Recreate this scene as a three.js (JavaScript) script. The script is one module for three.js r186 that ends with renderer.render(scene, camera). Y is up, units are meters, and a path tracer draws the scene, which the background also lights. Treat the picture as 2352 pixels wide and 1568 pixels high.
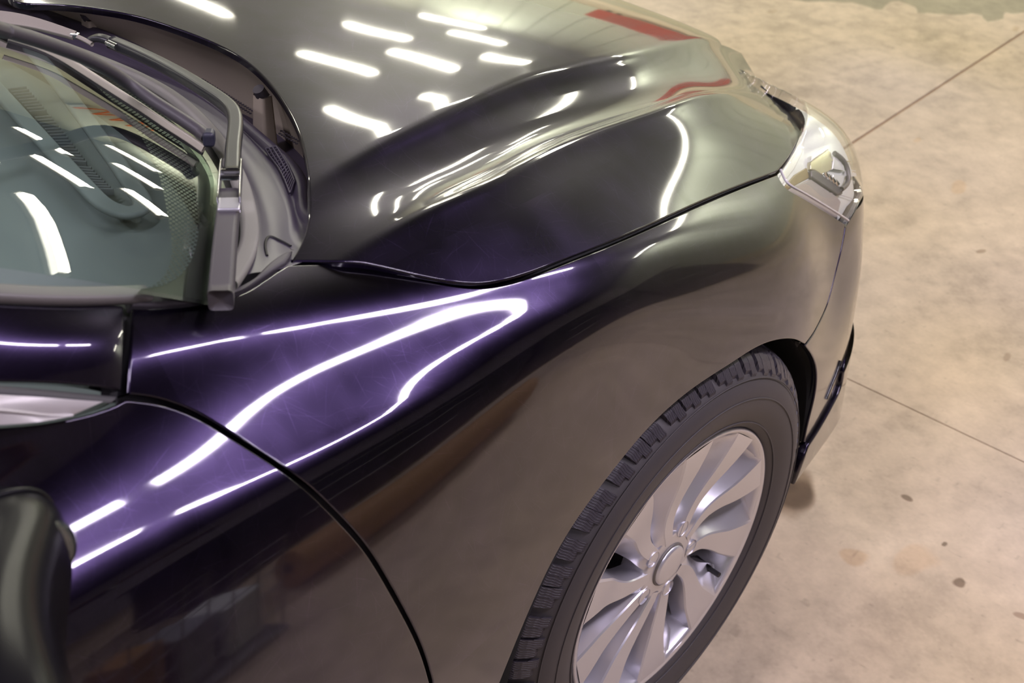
import * as THREE from 'three';
import { RoundedBoxGeometry } from 'three/addons/geometries/RoundedBoxGeometry.js';
import { mergeGeometries } from 'three/addons/utils/BufferGeometryUtils.js';
import { RectAreaLightUniformsLib } from 'three/addons/lights/RectAreaLightUniformsLib.js';
RectAreaLightUniformsLib.init();

// ---------------------------------------------------------------- camera, exposure
const PW = 2352, PH = 1568, FPX = 2936.495;
const scene = new THREE.Scene();
const camera = new THREE.PerspectiveCamera(2 * Math.atan(PH / 2 / FPX) * 180 / Math.PI, PW / PH, 0.02, 60);
camera.position.set(-1.167085, 1.582903, 1.490749);
const camR = [[0.64353225, 0.06172468, 0.76292615], [0.40542346, 0.81795033, -0.40815325], [-0.64922882, 0.57196794, 0.50135278]];
camera.quaternion.setFromRotationMatrix(new THREE.Matrix4().makeBasis(
  new THREE.Vector3(...camR[0]), new THREE.Vector3(...camR[1]), new THREE.Vector3(...camR[2])));
camera.updateMatrixWorld(true);
camera.focus = 1.5; camera.userData.fStop = 8;
const renderer = new THREE.WebGLRenderer({ antialias: true });
renderer.toneMapping = THREE.LinearToneMapping;
renderer.toneMappingExposure = 2.1;
renderer.shadowMap.enabled = true;
scene.background = new THREE.Color(0x000000);

// ---------------------------------------------------------------- small maths
const V3 = (x, y, z) => new THREE.Vector3(x, y, z);
const CAM = camera.position;
const lerp = (a, b, t) => a + (b - a) * t, clamp = (x, a, b) => Math.min(b, Math.max(a, x));
const sstep = (a, b, x) => { const t = clamp((x - a) / (b - a), 0, 1); return t * t * (3 - 2 * t); };
let seed = 12345;
const rnd = () => { seed |= 0; seed = seed + 0x6D2B79F5 | 0; let t = Math.imul(seed ^ seed >>> 15, 1 | seed); t = t + Math.imul(t ^ t >>> 7, 61 | t) ^ t; return ((t ^ t >>> 14) >>> 0) / 4294967296; };
function toPx(p) {
  const d = [p.x - CAM.x, p.y - CAM.y, p.z - CAM.z], c = camR.map(r => r[0] * d[0] + r[1] * d[1] + r[2] * d[2]);
  return [PW / 2 + FPX * c[0] / -c[2], PH / 2 - FPX * c[1] / -c[2], -c[2]];
}
function pxRay(u, v) {
  const a = (u - PW / 2) / FPX, b = (PH / 2 - v) / FPX;
  return V3(camR[0][0] * a + camR[1][0] * b - camR[2][0], camR[0][1] * a + camR[1][1] * b - camR[2][1], camR[0][2] * a + camR[1][2] * b - camR[2][2]).normalize();
}
const hitAxis = (u, v, ax, val) => { const d = pxRay(u, v); return CAM.clone().addScaledVector(d, (val - CAM[ax]) / d[ax]); };
const hitY = (u, v, y) => hitAxis(u, v, 'y', y), hitX = (u, v, x) => hitAxis(u, v, 'x', x), hitZ = (u, v, z) => hitAxis(u, v, 'z', z);
// natural cubic spline: second derivatives
function splineM(t, y) {
  const n = t.length, m = new Float64Array(n), c = new Float64Array(n), d = new Float64Array(n);
  for (let i = 1; i < n - 1; i++) {
    const a = t[i] - t[i - 1], b = t[i + 1] - t[i], r = 6 * ((y[i + 1] - y[i]) / b - (y[i] - y[i - 1]) / a);
    const w = 2 * (a + b) - a * c[i - 1]; c[i] = b / w; d[i] = (r - a * d[i - 1]) / w;
  }
  for (let i = n - 2; i > 0; i--) m[i] = d[i] - c[i] * m[i + 1];
  return m;
}
function splineAt(t, y, m, x) {
  let i = 0; const n = t.length; while (i < n - 2 && x > t[i + 1]) i++;
  const h = t[i + 1] - t[i], a = (t[i + 1] - x) / h, b = 1 - a;
  return a * y[i] + b * y[i + 1] + ((a * a * a - a) * m[i] + (b * b * b - b) * m[i + 1]) * h * h / 6;
}
const splineFn = (pts) => { const t = pts.map(p => p[0]), y = pts.map(p => p[1]), m = splineM(t, y); return x => splineAt(t, y, m, clamp(x, t[0], t[t.length - 1])); };
// smooth polyline through 2D/3D points (arrays)
function smoothPts(pts, step, sharp = false) {
  const D = pts[0].length, dist = (a, b) => Math.hypot(...a.map((x, i) => x - b[i]));
  const t = [0]; for (let i = 1; i < pts.length; i++) t.push(t[i - 1] + Math.max(1e-9, dist(pts[i], pts[i - 1])));
  const L = t[t.length - 1], n = Math.max(2, Math.ceil(L / step)), out = [];
  const co = []; for (let k = 0; k < D; k++) { const y = pts.map(p => p[k]); co.push([y, splineM(t, y)]); }
  for (let j = 0; j <= n; j++) {
    const x = L * j / n;
    if (sharp) { let i = 0; while (i < t.length - 2 && x > t[i + 1]) i++; const f = (x - t[i]) / (t[i + 1] - t[i]); out.push(pts[i].map((a, k) => lerp(a, pts[i + 1][k], f))); }
    else out.push(co.map(([y, m]) => splineAt(t, y, m, x)));
  }
  return out;
}
// ---------------------------------------------------------------- smooth surface through a net of points
class Net {
  constructor(Q) {            // Q[k][i] = [x, y, z]
    this.Q = Q; this.K = Q.length; this.I = Q[0].length;
    const d = (a, b) => Math.hypot(a[0] - b[0], a[1] - b[1], a[2] - b[2]);
    this.tu = [0]; for (let k = 1; k < this.K; k++) { let s = 0; for (let i = 0; i < this.I; i++) s += d(Q[k][i], Q[k - 1][i]); this.tu.push(this.tu[k - 1] + s / this.I); }
    this.tv = [0]; for (let i = 1; i < this.I; i++) { let s = 0; for (let k = 0; k < this.K; k++) s += d(Q[k][i], Q[k][i - 1]); this.tv.push(this.tv[i - 1] + s / this.K); }
    this.co = []; for (let i = 0; i < this.I; i++) { const r = []; for (let c = 0; c < 3; c++) { const y = Q.map(q => q[i][c]); r.push([y, splineM(this.tu, y)]); } this.co.push(r); }
    this.U = this.tu[this.K - 1]; this.V = this.tv[this.I - 1]; this.cache = new Map();
  }
  col(u) {
    const key = Math.round(u * 1e6); let c = this.cache.get(key); if (c) return c;
    c = []; for (let k = 0; k < 3; k++) { const y = []; for (let i = 0; i < this.I; i++) { const [a, m] = this.co[i][k]; y.push(splineAt(this.tu, a, m, u)); } c.push([y, splineM(this.tv, y)]); }
    if (this.cache.size > 6000) this.cache.clear(); this.cache.set(key, c); return c;
  }
  at(u, v, out = new THREE.Vector3()) {
    u = clamp(u, 0, this.U); v = clamp(v, 0, this.V); const c = this.col(u);
    return out.set(splineAt(this.tv, c[0][0], c[0][1], v), splineAt(this.tv, c[1][0], c[1][1], v), splineAt(this.tv, c[2][0], c[2][1], v));
  }
  frame(u, v) {               // position, derivatives, normal
    const e = 1e-3, u0 = clamp(u - e, 0, this.U), u1 = clamp(u + e, 0, this.U), v0 = clamp(v - e, 0, this.V), v1 = clamp(v + e, 0, this.V);
    const p = this.at(u, v), du = this.at(u1, v).sub(this.at(u0, v)).divideScalar(u1 - u0), dv = this.at(u, v1).sub(this.at(u, v0)).divideScalar(v1 - v0);
    const n = new THREE.Vector3().crossVectors(du, dv).normalize(); if (this.flip) n.negate();
    return { p, du, dv, n };
  }
  pick(px, py) {              // uv of the surface point seen at a pixel
    if (!this.grid) { this.grid = []; const A = 150, B = 110; for (let a = 0; a <= A; a++) for (let b = 0; b <= B; b++) { const u = this.U * a / A, v = this.V * b / B, q = toPx(this.at(u, v)); this.grid.push([u, v, q[0], q[1], q[2]]); } }
    let best = null, bd = 1e18; for (const g of this.grid) { const e = (g[2] - px) ** 2 + (g[3] - py) ** 2 + (g[4] * 60) ** 2 * 0.02; if (e < bd) { bd = e; best = g; } }
    let [u, v] = best;
    for (let it = 0; it < 12; it++) {
      const h = 1e-4, q = toPx(this.at(u, v)), qu = toPx(this.at(u + h, v)), qv = toPx(this.at(u, v + h));
      const a = (qu[0] - q[0]) / h, b = (qv[0] - q[0]) / h, c = (qu[1] - q[1]) / h, d = (qv[1] - q[1]) / h, det = a * d - b * c;
      if (Math.abs(det) < 1e-3) break;
      const ex = px - q[0], ey = py - q[1]; let su = (d * ex - b * ey) / det, sv = (a * ey - c * ex) / det;
      const L = Math.hypot(su, sv), mx = 0.05; if (L > mx) { su *= mx / L; sv *= mx / L; }
      u = clamp(u + su, 1e-4, this.U - 2e-4); v = clamp(v + sv, 1e-4, this.V - 2e-4);
      if (Math.hypot(ex, ey) < 0.02) break;
    }
    return [u, v];
  }
  near(p) {                   // uv nearest to a 3D point
    let best = [0, 0], bd = 1e9; const A = 120, B = 90; if (!this.g3) { this.g3 = []; for (let a = 0; a <= A; a++) for (let b = 0; b <= B; b++) this.g3.push([this.U * a / A, this.V * b / B, this.at(this.U * a / A, this.V * b / B)]); }
    for (const g of this.g3) { const d = g[2].distanceToSquared(p); if (d < bd) { bd = d; best = [g[0], g[1]]; } }
    let [u, v] = best;
    for (let it = 0; it < 15; it++) { const f = this.frame(u, v), r = p.clone().sub(f.p), a = f.du.dot(f.du), b = f.du.dot(f.dv), c = f.dv.dot(f.dv), x = r.dot(f.du), y = r.dot(f.dv), det = a * c - b * b; u = clamp(u + (c * x - b * y) / det, 0, this.U); v = clamp(v + (a * y - b * x) / det, 0, this.V); }
    return [u, v];
  }
}
const DBG = [];
// pixel polyline -> uv polyline on a net
const trace = (net, pts, step = 8, sharp = false) => smoothPts(pts, step, sharp).map(p => net.pick(p[0], p[1]));
// ---------------------------------------------------------------- trimmed panel
function inPoly(P, x, y) { let c = false; for (let i = 0, j = P.length - 1; i < P.length; j = i++) { const a = P[i], b = P[j]; if ((a[1] > y) !== (b[1] > y) && x < (b[0] - a[0]) * (y - a[1]) / (b[1] - a[1]) + a[0]) c = !c; } return c; }
const polyArea = P => { let s = 0; for (let i = 0, j = P.length - 1; i < P.length; j = i++) s += P[j][0] * P[i][1] - P[i][0] * P[j][1]; return s / 2; };
function clipCell(P, x0, y0, x1, y1) {
  const cut = (P, f, g) => { const o = []; for (let i = 0; i < P.length; i++) { const a = P[i], b = P[(i + 1) % P.length], fa = f(a), fb = f(b); if (fa >= 0) o.push(a); if ((fa >= 0) !== (fb >= 0)) { const t = fa / (fa - fb); o.push([lerp(a[0], b[0], t), lerp(a[1], b[1], t)]); } } return o; };
  P = cut(P, p => p[0] - x0); P = cut(P, p => x1 - p[0]); P = cut(P, p => p[1] - y0); P = cut(P, p => y1 - p[1]); return P;
}
function dedupe(P, eps = 1e-5) { const o = []; for (const p of P) { const q = o[o.length - 1]; if (!q || Math.hypot(p[0] - q[0], p[1] - q[1]) > eps) o.push(p); } while (o.length > 1 && Math.hypot(o[0][0] - o[o.length - 1][0], o[0][1] - o[o.length - 1][1]) <= eps) o.pop(); return o; }
// opts: gap (inset), lip (edge radius), depth (flange), cell, lift (offset along the normal), skipEdge(uv) -> true where no flange
function panel(net, poly, o = {}) {
  const gap = o.gap ?? 0.002, lip = o.lip ?? 0.002, depth = o.depth ?? 0.014, cell = o.cell ?? 0.008, lift = o.lift ?? 0;
  let P = dedupe(poly); if (polyArea(P) < 0) P = P.reverse();
  const N = P.length, fr = P.map(p => net.frame(p[0], p[1]));
  // inward directions, metric
  const inner = [], outD = [];
  for (let i = 0; i < N; i++) {
    const a = fr[(i + N - 1) % N].p, b = fr[i].p, c = fr[(i + 1) % N].p, f = fr[i];
    const gu = f.du.clone().cross(f.dv).normalize();                    // uv-positive normal
    const t1 = b.clone().sub(a).normalize(), t2 = c.clone().sub(b).normalize();
    const n1 = gu.clone().cross(t1), n2 = gu.clone().cross(t2), m = n1.clone().add(n2); const ml = m.length(); if (ml < 1e-6) m.copy(n1); else m.divideScalar(ml);
    const k = 1 / Math.max(0.55, m.dot(n1)), w = (o.insetAt ? o.insetAt(P[i], f.p) : 1);
    const d = (gap + lip) * k * w, A = f.du.dot(f.du), B = f.du.dot(f.dv), Cc = f.dv.dot(f.dv), x = m.dot(f.du) * d, y = m.dot(f.dv) * d, det = A * Cc - B * B;
    inner.push([P[i][0] + (Cc * x - B * y) / det, P[i][1] + (A * y - B * x) / det]);
    outD.push(m.clone().negate());
  }
  const pos = [], nor = [], uvs = [], idx = [];
  const add = (p, n, s, t) => { pos.push(p.x, p.y, p.z); nor.push(n.x, n.y, n.z); uvs.push(s, t); return pos.length / 3 - 1; };
  const surf = (u, v) => { const f = net.frame(u, v); const p = f.p.addScaledVector(f.n, lift); return add(p, f.n, u, v); };
  let x0 = 1e9, x1 = -1e9, y0 = 1e9, y1 = -1e9; for (const p of inner) { x0 = Math.min(x0, p[0]); x1 = Math.max(x1, p[0]); y0 = Math.min(y0, p[1]); y1 = Math.max(y1, p[1]); }
  const nx = Math.ceil((x1 - x0) / cell), ny = Math.ceil((y1 - y0) / cell), cross = new Uint8Array(nx * ny), cx = (x1 - x0) / nx || 1, cy = (y1 - y0) / ny || 1;
  for (let i = 0; i < N; i++) { const a = inner[i], b = inner[(i + 1) % N], st = Math.ceil(Math.hypot(b[0] - a[0], b[1] - a[1]) / (cell * 0.15)) + 1; for (let s = 0; s <= st; s++) { const X = clamp(Math.floor((lerp(a[0], b[0], s / st) - x0) / cx), 0, nx - 1), Y = clamp(Math.floor((lerp(a[1], b[1], s / st) - y0) / cy), 0, ny - 1); cross[Y * nx + X] = 1; } }
  const gridV = new Map(), gv = (i, j) => { const k = j * (nx + 1) + i; let g = gridV.get(k); if (g === undefined) { g = surf(x0 + i * cx, y0 + j * cy); gridV.set(k, g); } return g; };
  const flip = !!net.flip;
  const tri = (a, b, c) => flip ? idx.push(a, c, b) : idx.push(a, b, c);
  for (let j = 0; j < ny; j++) for (let i = 0; i < nx; i++) {
    const X = x0 + i * cx, Y = y0 + j * cy;
    if (!cross[j * nx + i]) { if (inPoly(inner, X + cx / 2, Y + cy / 2)) { const a = gv(i, j), b = gv(i + 1, j), c = gv(i + 1, j + 1), d = gv(i, j + 1); tri(a, b, c); tri(a, c, d); } continue; }
    const C = dedupe(clipCell(inner, X, Y, X + cx, Y + cy), 1e-6); if (C.length < 3 || Math.abs(polyArea(C)) < 1e-9) continue;
    const pts = C.map(p => new THREE.Vector2(p[0], p[1])); let tr; try { tr = THREE.ShapeUtils.triangulateShape(pts, []); } catch (e) { continue; }
    const id = C.map(p => surf(p[0], p[1]));
    for (const t of tr) { const [a, b, c] = t, ar = (C[b][0] - C[a][0]) * (C[c][1] - C[a][1]) - (C[c][0] - C[a][0]) * (C[b][1] - C[a][1]); if (ar > 0) tri(id[a], id[b], id[c]); else tri(id[a], id[c], id[b]); }
  }
  // rolled edge and flange
  if (lip > 0) {
    const steps = 4, ring = [];
    for (let i = 0; i < N; i++) {
      const f = net.frame(inner[i][0], inner[i][1]), b = f.p.clone().addScaledVector(f.n, lift), row = [], od = outD[i].clone().addScaledVector(f.n, -outD[i].dot(f.n)).normalize();
      const skip = o.skipEdge && o.skipEdge(P[i], f.p);
      for (let s = 0; s <= steps; s++) { const a = Math.PI / 2 * s / steps; row.push(add(b.clone().addScaledVector(od, lip * Math.sin(a)).addScaledVector(f.n, -lip * (1 - Math.cos(a))), f.n.clone().multiplyScalar(Math.cos(a)).addScaledVector(od, Math.sin(a)), inner[i][0], inner[i][1])); }
      const dn = o.flangeDir ? o.flangeDir(P[i], f) : f.n.clone().negate();
      row.push(add(b.clone().addScaledVector(od, lip).addScaledVector(f.n, -lip), od, inner[i][0], inner[i][1]));
      row.push(add(b.clone().addScaledVector(od, lip).addScaledVector(f.n, -lip).addScaledVector(dn, depth), od, inner[i][0], inner[i][1]));
      row.skip = skip; ring.push(row);
    }
    for (let i = 0; i < N; i++) { const a = ring[i], b = ring[(i + 1) % N]; if (a.skip && b.skip) continue; for (let s = 0; s < a.length - 1; s++) { if (s === steps) continue; if (flip) { idx.push(a[s], b[s], b[s + 1], a[s], b[s + 1], a[s + 1]); } else { idx.push(a[s], b[s + 1], b[s], a[s], a[s + 1], b[s + 1]); } } }
  }
  const g = new THREE.BufferGeometry(); g.setAttribute('position', new THREE.Float32BufferAttribute(pos, 3)); g.setAttribute('normal', new THREE.Float32BufferAttribute(nor, 3)); g.setAttribute('uv', new THREE.Float32BufferAttribute(uvs, 2)); g.setIndex(idx);
  return g;
}
function mirrorZ(g) { const m = g.clone(), p = m.attributes.position, n = m.attributes.normal; for (let i = 0; i < p.count; i++) { p.setZ(i, -p.getZ(i)); n.setZ(i, -n.getZ(i)); } const ix = m.index.array.slice(); for (let i = 0; i < ix.length; i += 3) { const t = ix[i + 1]; ix[i + 1] = ix[i + 2]; ix[i + 2] = t; } m.setIndex(Array.from(ix)); return m; }
// ---------------------------------------------------------------- materials
const MAT = {};
// fine polishing scratches: grey multiplier, one tile is `size` metres
function scratchTex(size, count, lo, arcs, seed_, dirA = null) {
  const S = 1024, f = new Float32Array(S * S); let s = seed_; const R = () => { s = Math.imul(s ^ (s >>> 15), 1 | s); s ^= s + Math.imul(s ^ (s >>> 7), 61 | s); s = s + 0x6D2B79F5 | 0; return ((s ^ (s >>> 14)) >>> 0) / 4294967296; };
  const G = Array.from({ length: 64 * 64 }, R), no = (x, y) => { const xi = Math.floor(x), yi = Math.floor(y), fx = x - xi, fy = y - yi, u = fx * fx * (3 - 2 * fx), v = fy * fy * (3 - 2 * fy), h = (a, b) => G[(a & 63) * 64 + (b & 63)]; return lerp(lerp(h(xi, yi), h(xi + 1, yi), u), lerp(h(xi, yi + 1), h(xi + 1, yi + 1), u), v); };
  for (let y = 0; y < S; y++) for (let x = 0; x < S; x++) { const a = x / S * 8, b = y / S * 8, w = no(a * .5 + 3, b * .5) * 2; f[y * S + x] = lo + (.62 - lo) * (no(a + w, b - w) * .65 + no(a * 4, b * 4) * .35); }
  for (let i = 0; i < count; i++) {
    const r = arcs ? (.06 + .25 * R()) * S / size : 1e4, a0 = dirA === null ? R() * 6.283 : dirA + (R() - .5) * .5, len = (.008 + .045 * R()) * S / size, x0 = R() * S, y0 = R() * S, br = .03 + .20 * R() * R() * R(), n = Math.ceil(len * 1.3), curv = (R() < .5 ? -1 : 1) / r;
    let x = x0, y = y0, a = a0; for (let k = 0; k < n; k++) { a += curv * .77; x += Math.cos(a) * .77; y += Math.sin(a) * .77; const q = ((Math.floor(y) % S + S) % S) * S + ((Math.floor(x) % S + S) % S), fd = Math.sin(Math.PI * k / n); f[q] = Math.min(1, f[q] + br * fd); }
  }
  const d = new Uint8Array(S * S * 4); for (let i = 0; i < S * S; i++) { const v = clamp(Math.round(f[i] * 255), 0, 255); d[4 * i] = d[4 * i + 1] = d[4 * i + 2] = v; d[4 * i + 3] = 255; }
  const t = new THREE.DataTexture(d, S, S); t.colorSpace = THREE.SRGBColorSpace; t.wrapS = t.wrapT = THREE.RepeatWrapping; t.repeat.set(1 / size, 1 / size); t.magFilter = THREE.LinearFilter; t.minFilter = THREE.LinearMipmapLinearFilter; t.generateMipmaps = true; t.needsUpdate = true; return t;
}
const std = (o) => new THREE.MeshPhysicalMaterial(Object.assign({ side: THREE.DoubleSide }, o));
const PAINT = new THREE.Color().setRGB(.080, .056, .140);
MAT.paint = std({ color: PAINT, map: scratchTex(.5, 2600, .40, true, 77), metalness: 1, roughness: .28, clearcoat: 1, clearcoatRoughness: .05 });
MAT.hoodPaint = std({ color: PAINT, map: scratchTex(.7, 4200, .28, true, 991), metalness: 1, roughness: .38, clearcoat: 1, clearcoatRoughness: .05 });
MAT.black = std({ color: new THREE.Color().setRGB(.012, .011, .013), roughness: .55 });
MAT.gloss = std({ color: new THREE.Color().setRGB(.006, .006, .007), roughness: .25, clearcoat: 1, clearcoatRoughness: .02 });
MAT.plastic = std({ color: new THREE.Color().setRGB(.062, .055, .062), roughness: .5 });
MAT.seal = std({ color: new THREE.Color().setRGB(.05, .047, .05), roughness: .6 });
MAT.silver = std({ color: new THREE.Color().setRGB(.64, .63, .68), metalness: .72, roughness: .33, clearcoat: .5, clearcoatRoughness: .12 });
MAT.chrome = std({ color: new THREE.Color().setRGB(.82, .82, .82), metalness: 1, roughness: .08 });
MAT.rubber = std({ color: new THREE.Color().setRGB(.035, .032, .034), roughness: .62 });
MAT.glass = std({ color: new THREE.Color().setRGB(.84, .93, .88), transmission: 1, thickness: 0, roughness: 0, ior: 1.52, metalness: 0 });
MAT.concrete = std({ color: new THREE.Color().setRGB(.48, .40, .30), roughness: .75 });
MAT.wall = std({ color: new THREE.Color().setRGB(.62, .66, .58), roughness: .8 });
MAT.ceiling = std({ color: new THREE.Color().setRGB(.10, .10, .10), roughness: .9 });
MAT.cowl = std({ color: new THREE.Color().setRGB(.048, .039, .060), roughness: .42 });
MAT.lip = std({ color: new THREE.Color().setRGB(.22, .21, .19), roughness: .6 });
MAT.tan = std({ color: new THREE.Color().setRGB(.40, .345, .27), roughness: .6 });
MAT.mould = std({ color: new THREE.Color().setRGB(.12, .11, .105), roughness: .42 });
MAT.satin = std({ color: new THREE.Color().setRGB(.52, .49, .49), metalness: .35, roughness: .38 });
MAT.darkGlass = std({ color: new THREE.Color().setRGB(.03, .035, .033), roughness: .02 });
MAT.chromeDark = std({ color: new THREE.Color().setRGB(.25, .26, .26), metalness: 1, roughness: .12 });
MAT.chromeSoft = std({ color: new THREE.Color().setRGB(.5, .5, .52), metalness: 1, roughness: .22 });
MAT.arm = std({ color: new THREE.Color().setRGB(.028, .028, .031), roughness: .34 });
MAT.armPale = std({ color: new THREE.Color().setRGB(.30, .27, .23), roughness: .45 });
MAT.rail = std({ color: new THREE.Color().setRGB(.42, .385, .31), roughness: .42 });
MAT.capBlue = std({ color: new THREE.Color().setRGB(.03, .03, .05), roughness: .45 });
MAT.dash = std({ color: new THREE.Color().setRGB(.16, .185, .18), roughness: .75 });
MAT.dashDark = std({ color: new THREE.Color().setRGB(.09, .10, .10), roughness: .6 });
MAT.seatCloth = std({ color: new THREE.Color().setRGB(.13, .13, .125), roughness: .95 });
MAT.carpet = std({ color: new THREE.Color().setRGB(.09, .09, .088), roughness: 1 });
MAT.lens = std({ color: new THREE.Color().setRGB(.97, .97, .96), transmission: 1, thickness: 0, roughness: .02, ior: 1.5 });
MAT.lensEdge = std({ color: new THREE.Color().setRGB(.55, .52, .52), roughness: .2, clearcoat: 1 });
MAT.reflector = std({ color: new THREE.Color().setRGB(.86, .86, .80), metalness: .45, roughness: .28 });
MAT.lampInner = std({ color: new THREE.Color().setRGB(.80, .82, .76), metalness: .3, roughness: .3 });
MAT.bezel = std({ color: new THREE.Color().setRGB(.50, .45, .43), metalness: .5, roughness: .35 });
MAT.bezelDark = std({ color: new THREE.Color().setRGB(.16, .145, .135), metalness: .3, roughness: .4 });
MAT.liner = std({ color: new THREE.Color().setRGB(.022, .021, .021), roughness: .7 });
MAT.tyre = std({ color: new THREE.Color().setRGB(.055, .048, .050), roughness: .55 });
{ // thin cuts across the tread blocks
  const S = 64, d = new Uint8Array(S * S * 4); for (let y = 0; y < S; y++) for (let x = 0; x < S; x++) { const w = x + 3 * Math.sin(y / S * 6.283 * 2), q = ((w % 16) + 16) % 16, v = q < 4 ? 20 : 235; const k = (y * S + x) * 4; d[k] = d[k + 1] = d[k + 2] = v; d[k + 3] = 255; }
  const t = new THREE.DataTexture(d, S, S); t.wrapS = t.wrapT = THREE.RepeatWrapping; t.repeat.set(1 / .014, 1 / .02); t.magFilter = t.minFilter = THREE.LinearFilter; t.needsUpdate = true;
  MAT.tread = std({ color: new THREE.Color().setRGB(.050, .044, .054), roughness: .36, bumpMap: t, bumpScale: .0012 });
}
MAT.disc = std({ color: new THREE.Color().setRGB(.18, .15, .12), metalness: .6, roughness: .5 });
MAT.rust = std({ color: new THREE.Color().setRGB(.05, .04, .03), roughness: .7 });
MAT.redRust = std({ color: new THREE.Color().setRGB(.16, .05, .04), roughness: .6 });
MAT.olive = std({ color: new THREE.Color().setRGB(.20, .14, .03), roughness: .6 });
MAT.mirrorBlack = std({ color: new THREE.Color().setRGB(.006, .0055, .007), roughness: .25, specularIntensity: .22 });
MAT.shadowBrown = std({ color: new THREE.Color().setRGB(.30, .22, .10), metalness: .3, roughness: .25 });
MAT.reflectorWarm = std({ color: new THREE.Color().setRGB(.66, .61, .40), metalness: .6, roughness: .2 });
MAT.underSteel = std({ color: new THREE.Color().setRGB(.20, .19, .185), roughness: .6 });
// ---------------------------------------------------------------- body nets (x forward, y up, z to the car's right; wheel axle at x = 0)
const hz1 = splineFn([[-.66, .668], [-.5, .65], [-.333, .628], [-.2, .609], [-.02, .578], [.25, .55], [.5, .49], [.69, .44], [.86, .40]]);
const hy1 = splineFn([[-.66, .968], [-.5, .974], [-.333, .975], [-.2, .967], [-.02, .947], [.25, .90], [.5, .836], [.69, .775], [.86, .70]]);
const hz2 = splineFn([[-.66, .765], [-.5, .752], [-.39, .745], [-.27, .742], [-.075, .708], [.107, .694], [.217, .676], [.34, .657], [.45, .63], [.6, .575], [.75, .51], [.86, .47]]);
const hy2 = splineFn([[-.66, .948], [-.5, .958], [-.39, .966], [-.27, .963], [-.075, .937], [.107, .907], [.217, .886], [.34, .853], [.45, .812], [.6, .757], [.75, .695], [.86, .64]]);
const hz3 = splineFn([[-.66, .80], [-.5, .825], [-.4, .846], [-.3, .857], [-.19, .857], [-.1, .851], [.02, .833], [.164, .812], [.292, .794], [.45, .752], [.6, .70], [.72, .63], [.86, .55]]);
const hy3 = splineFn([[-.66, .926], [-.5, .925], [-.4, .917], [-.3, .904], [-.19, .886], [-.1, .870], [.02, .843], [.164, .809], [.292, .779], [.38, .764], [.45, .750], [.6, .715], [.72, .665], [.86, .60]]);
const crown = splineFn([[-.66, .004], [-.3, .012], [0, .016], [.4, .02], [.7, .012], [.86, .004]]);
const hoodNet = new Net([-.66, -.56, -.46, -.36, -.26, -.14, 0, .14, .28, .42, .54, .64, .73, .80, .86].map(x => {
  const z1 = hz1(x), y1 = hy1(x), z2 = hz2(x), y2 = hy2(x), z3 = hz3(x), y3 = hy3(x), c = crown(x), w = z2 - z1;
  const st = sstep(-.5, -.2, x) * (1 - .6 * sstep(.35, .62, x));     // how strongly the crease is stepped
  const L = (z, y) => [x, y, z];
  const slope = (y1 - y2) / w;
  const dip = lerp(.003, .017, st) * (1 - .8 * sstep(.4, .66, x)), ys = y1 - lerp(slope * .012, .0085, st), zs = z1 + .012, wv = z2 - zs;
  const cr = z => y1 + c * (1 - (z / z1) ** 6), val = f => L(zs + wv * f, lerp(ys, y2, f) - dip * 4 * f * (1 - f));
  const so = (y3 - y2) / (z3 - z2);
  return [
    L(0, cr(0)), L(z1 * .3, cr(z1 * .3)), L(z1 * .58, cr(z1 * .58)), L(z1 * .8, cr(z1 * .8)), L(z1 - .055, cr(z1 - .055)), L(z1 - .026, cr(z1 - .026)), L(z1 - .012, cr(z1 - .012)), L(z1 - .004, cr(z1 - .004)),
    L(z1 + .004, y1 - lerp(slope * .004, .0022, st)), L(zs, ys), val(.22), val(.45), val(.68), val(.88),
    L(z2, y2 - .0008), L(z2 + .014, y2 + so * .014 + .001), L(lerp(z2, z3, .35), lerp(y2, y3, .35) + .002), L(lerp(z2, z3, .7), lerp(y2, y3, .7) + .002), L(z3, y3), L(z3 + .03, y3 - .018)];
}));
hoodNet.flip = true;
const sx = (x, r) => r.map(([z, y]) => [x, y, z]);
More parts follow.
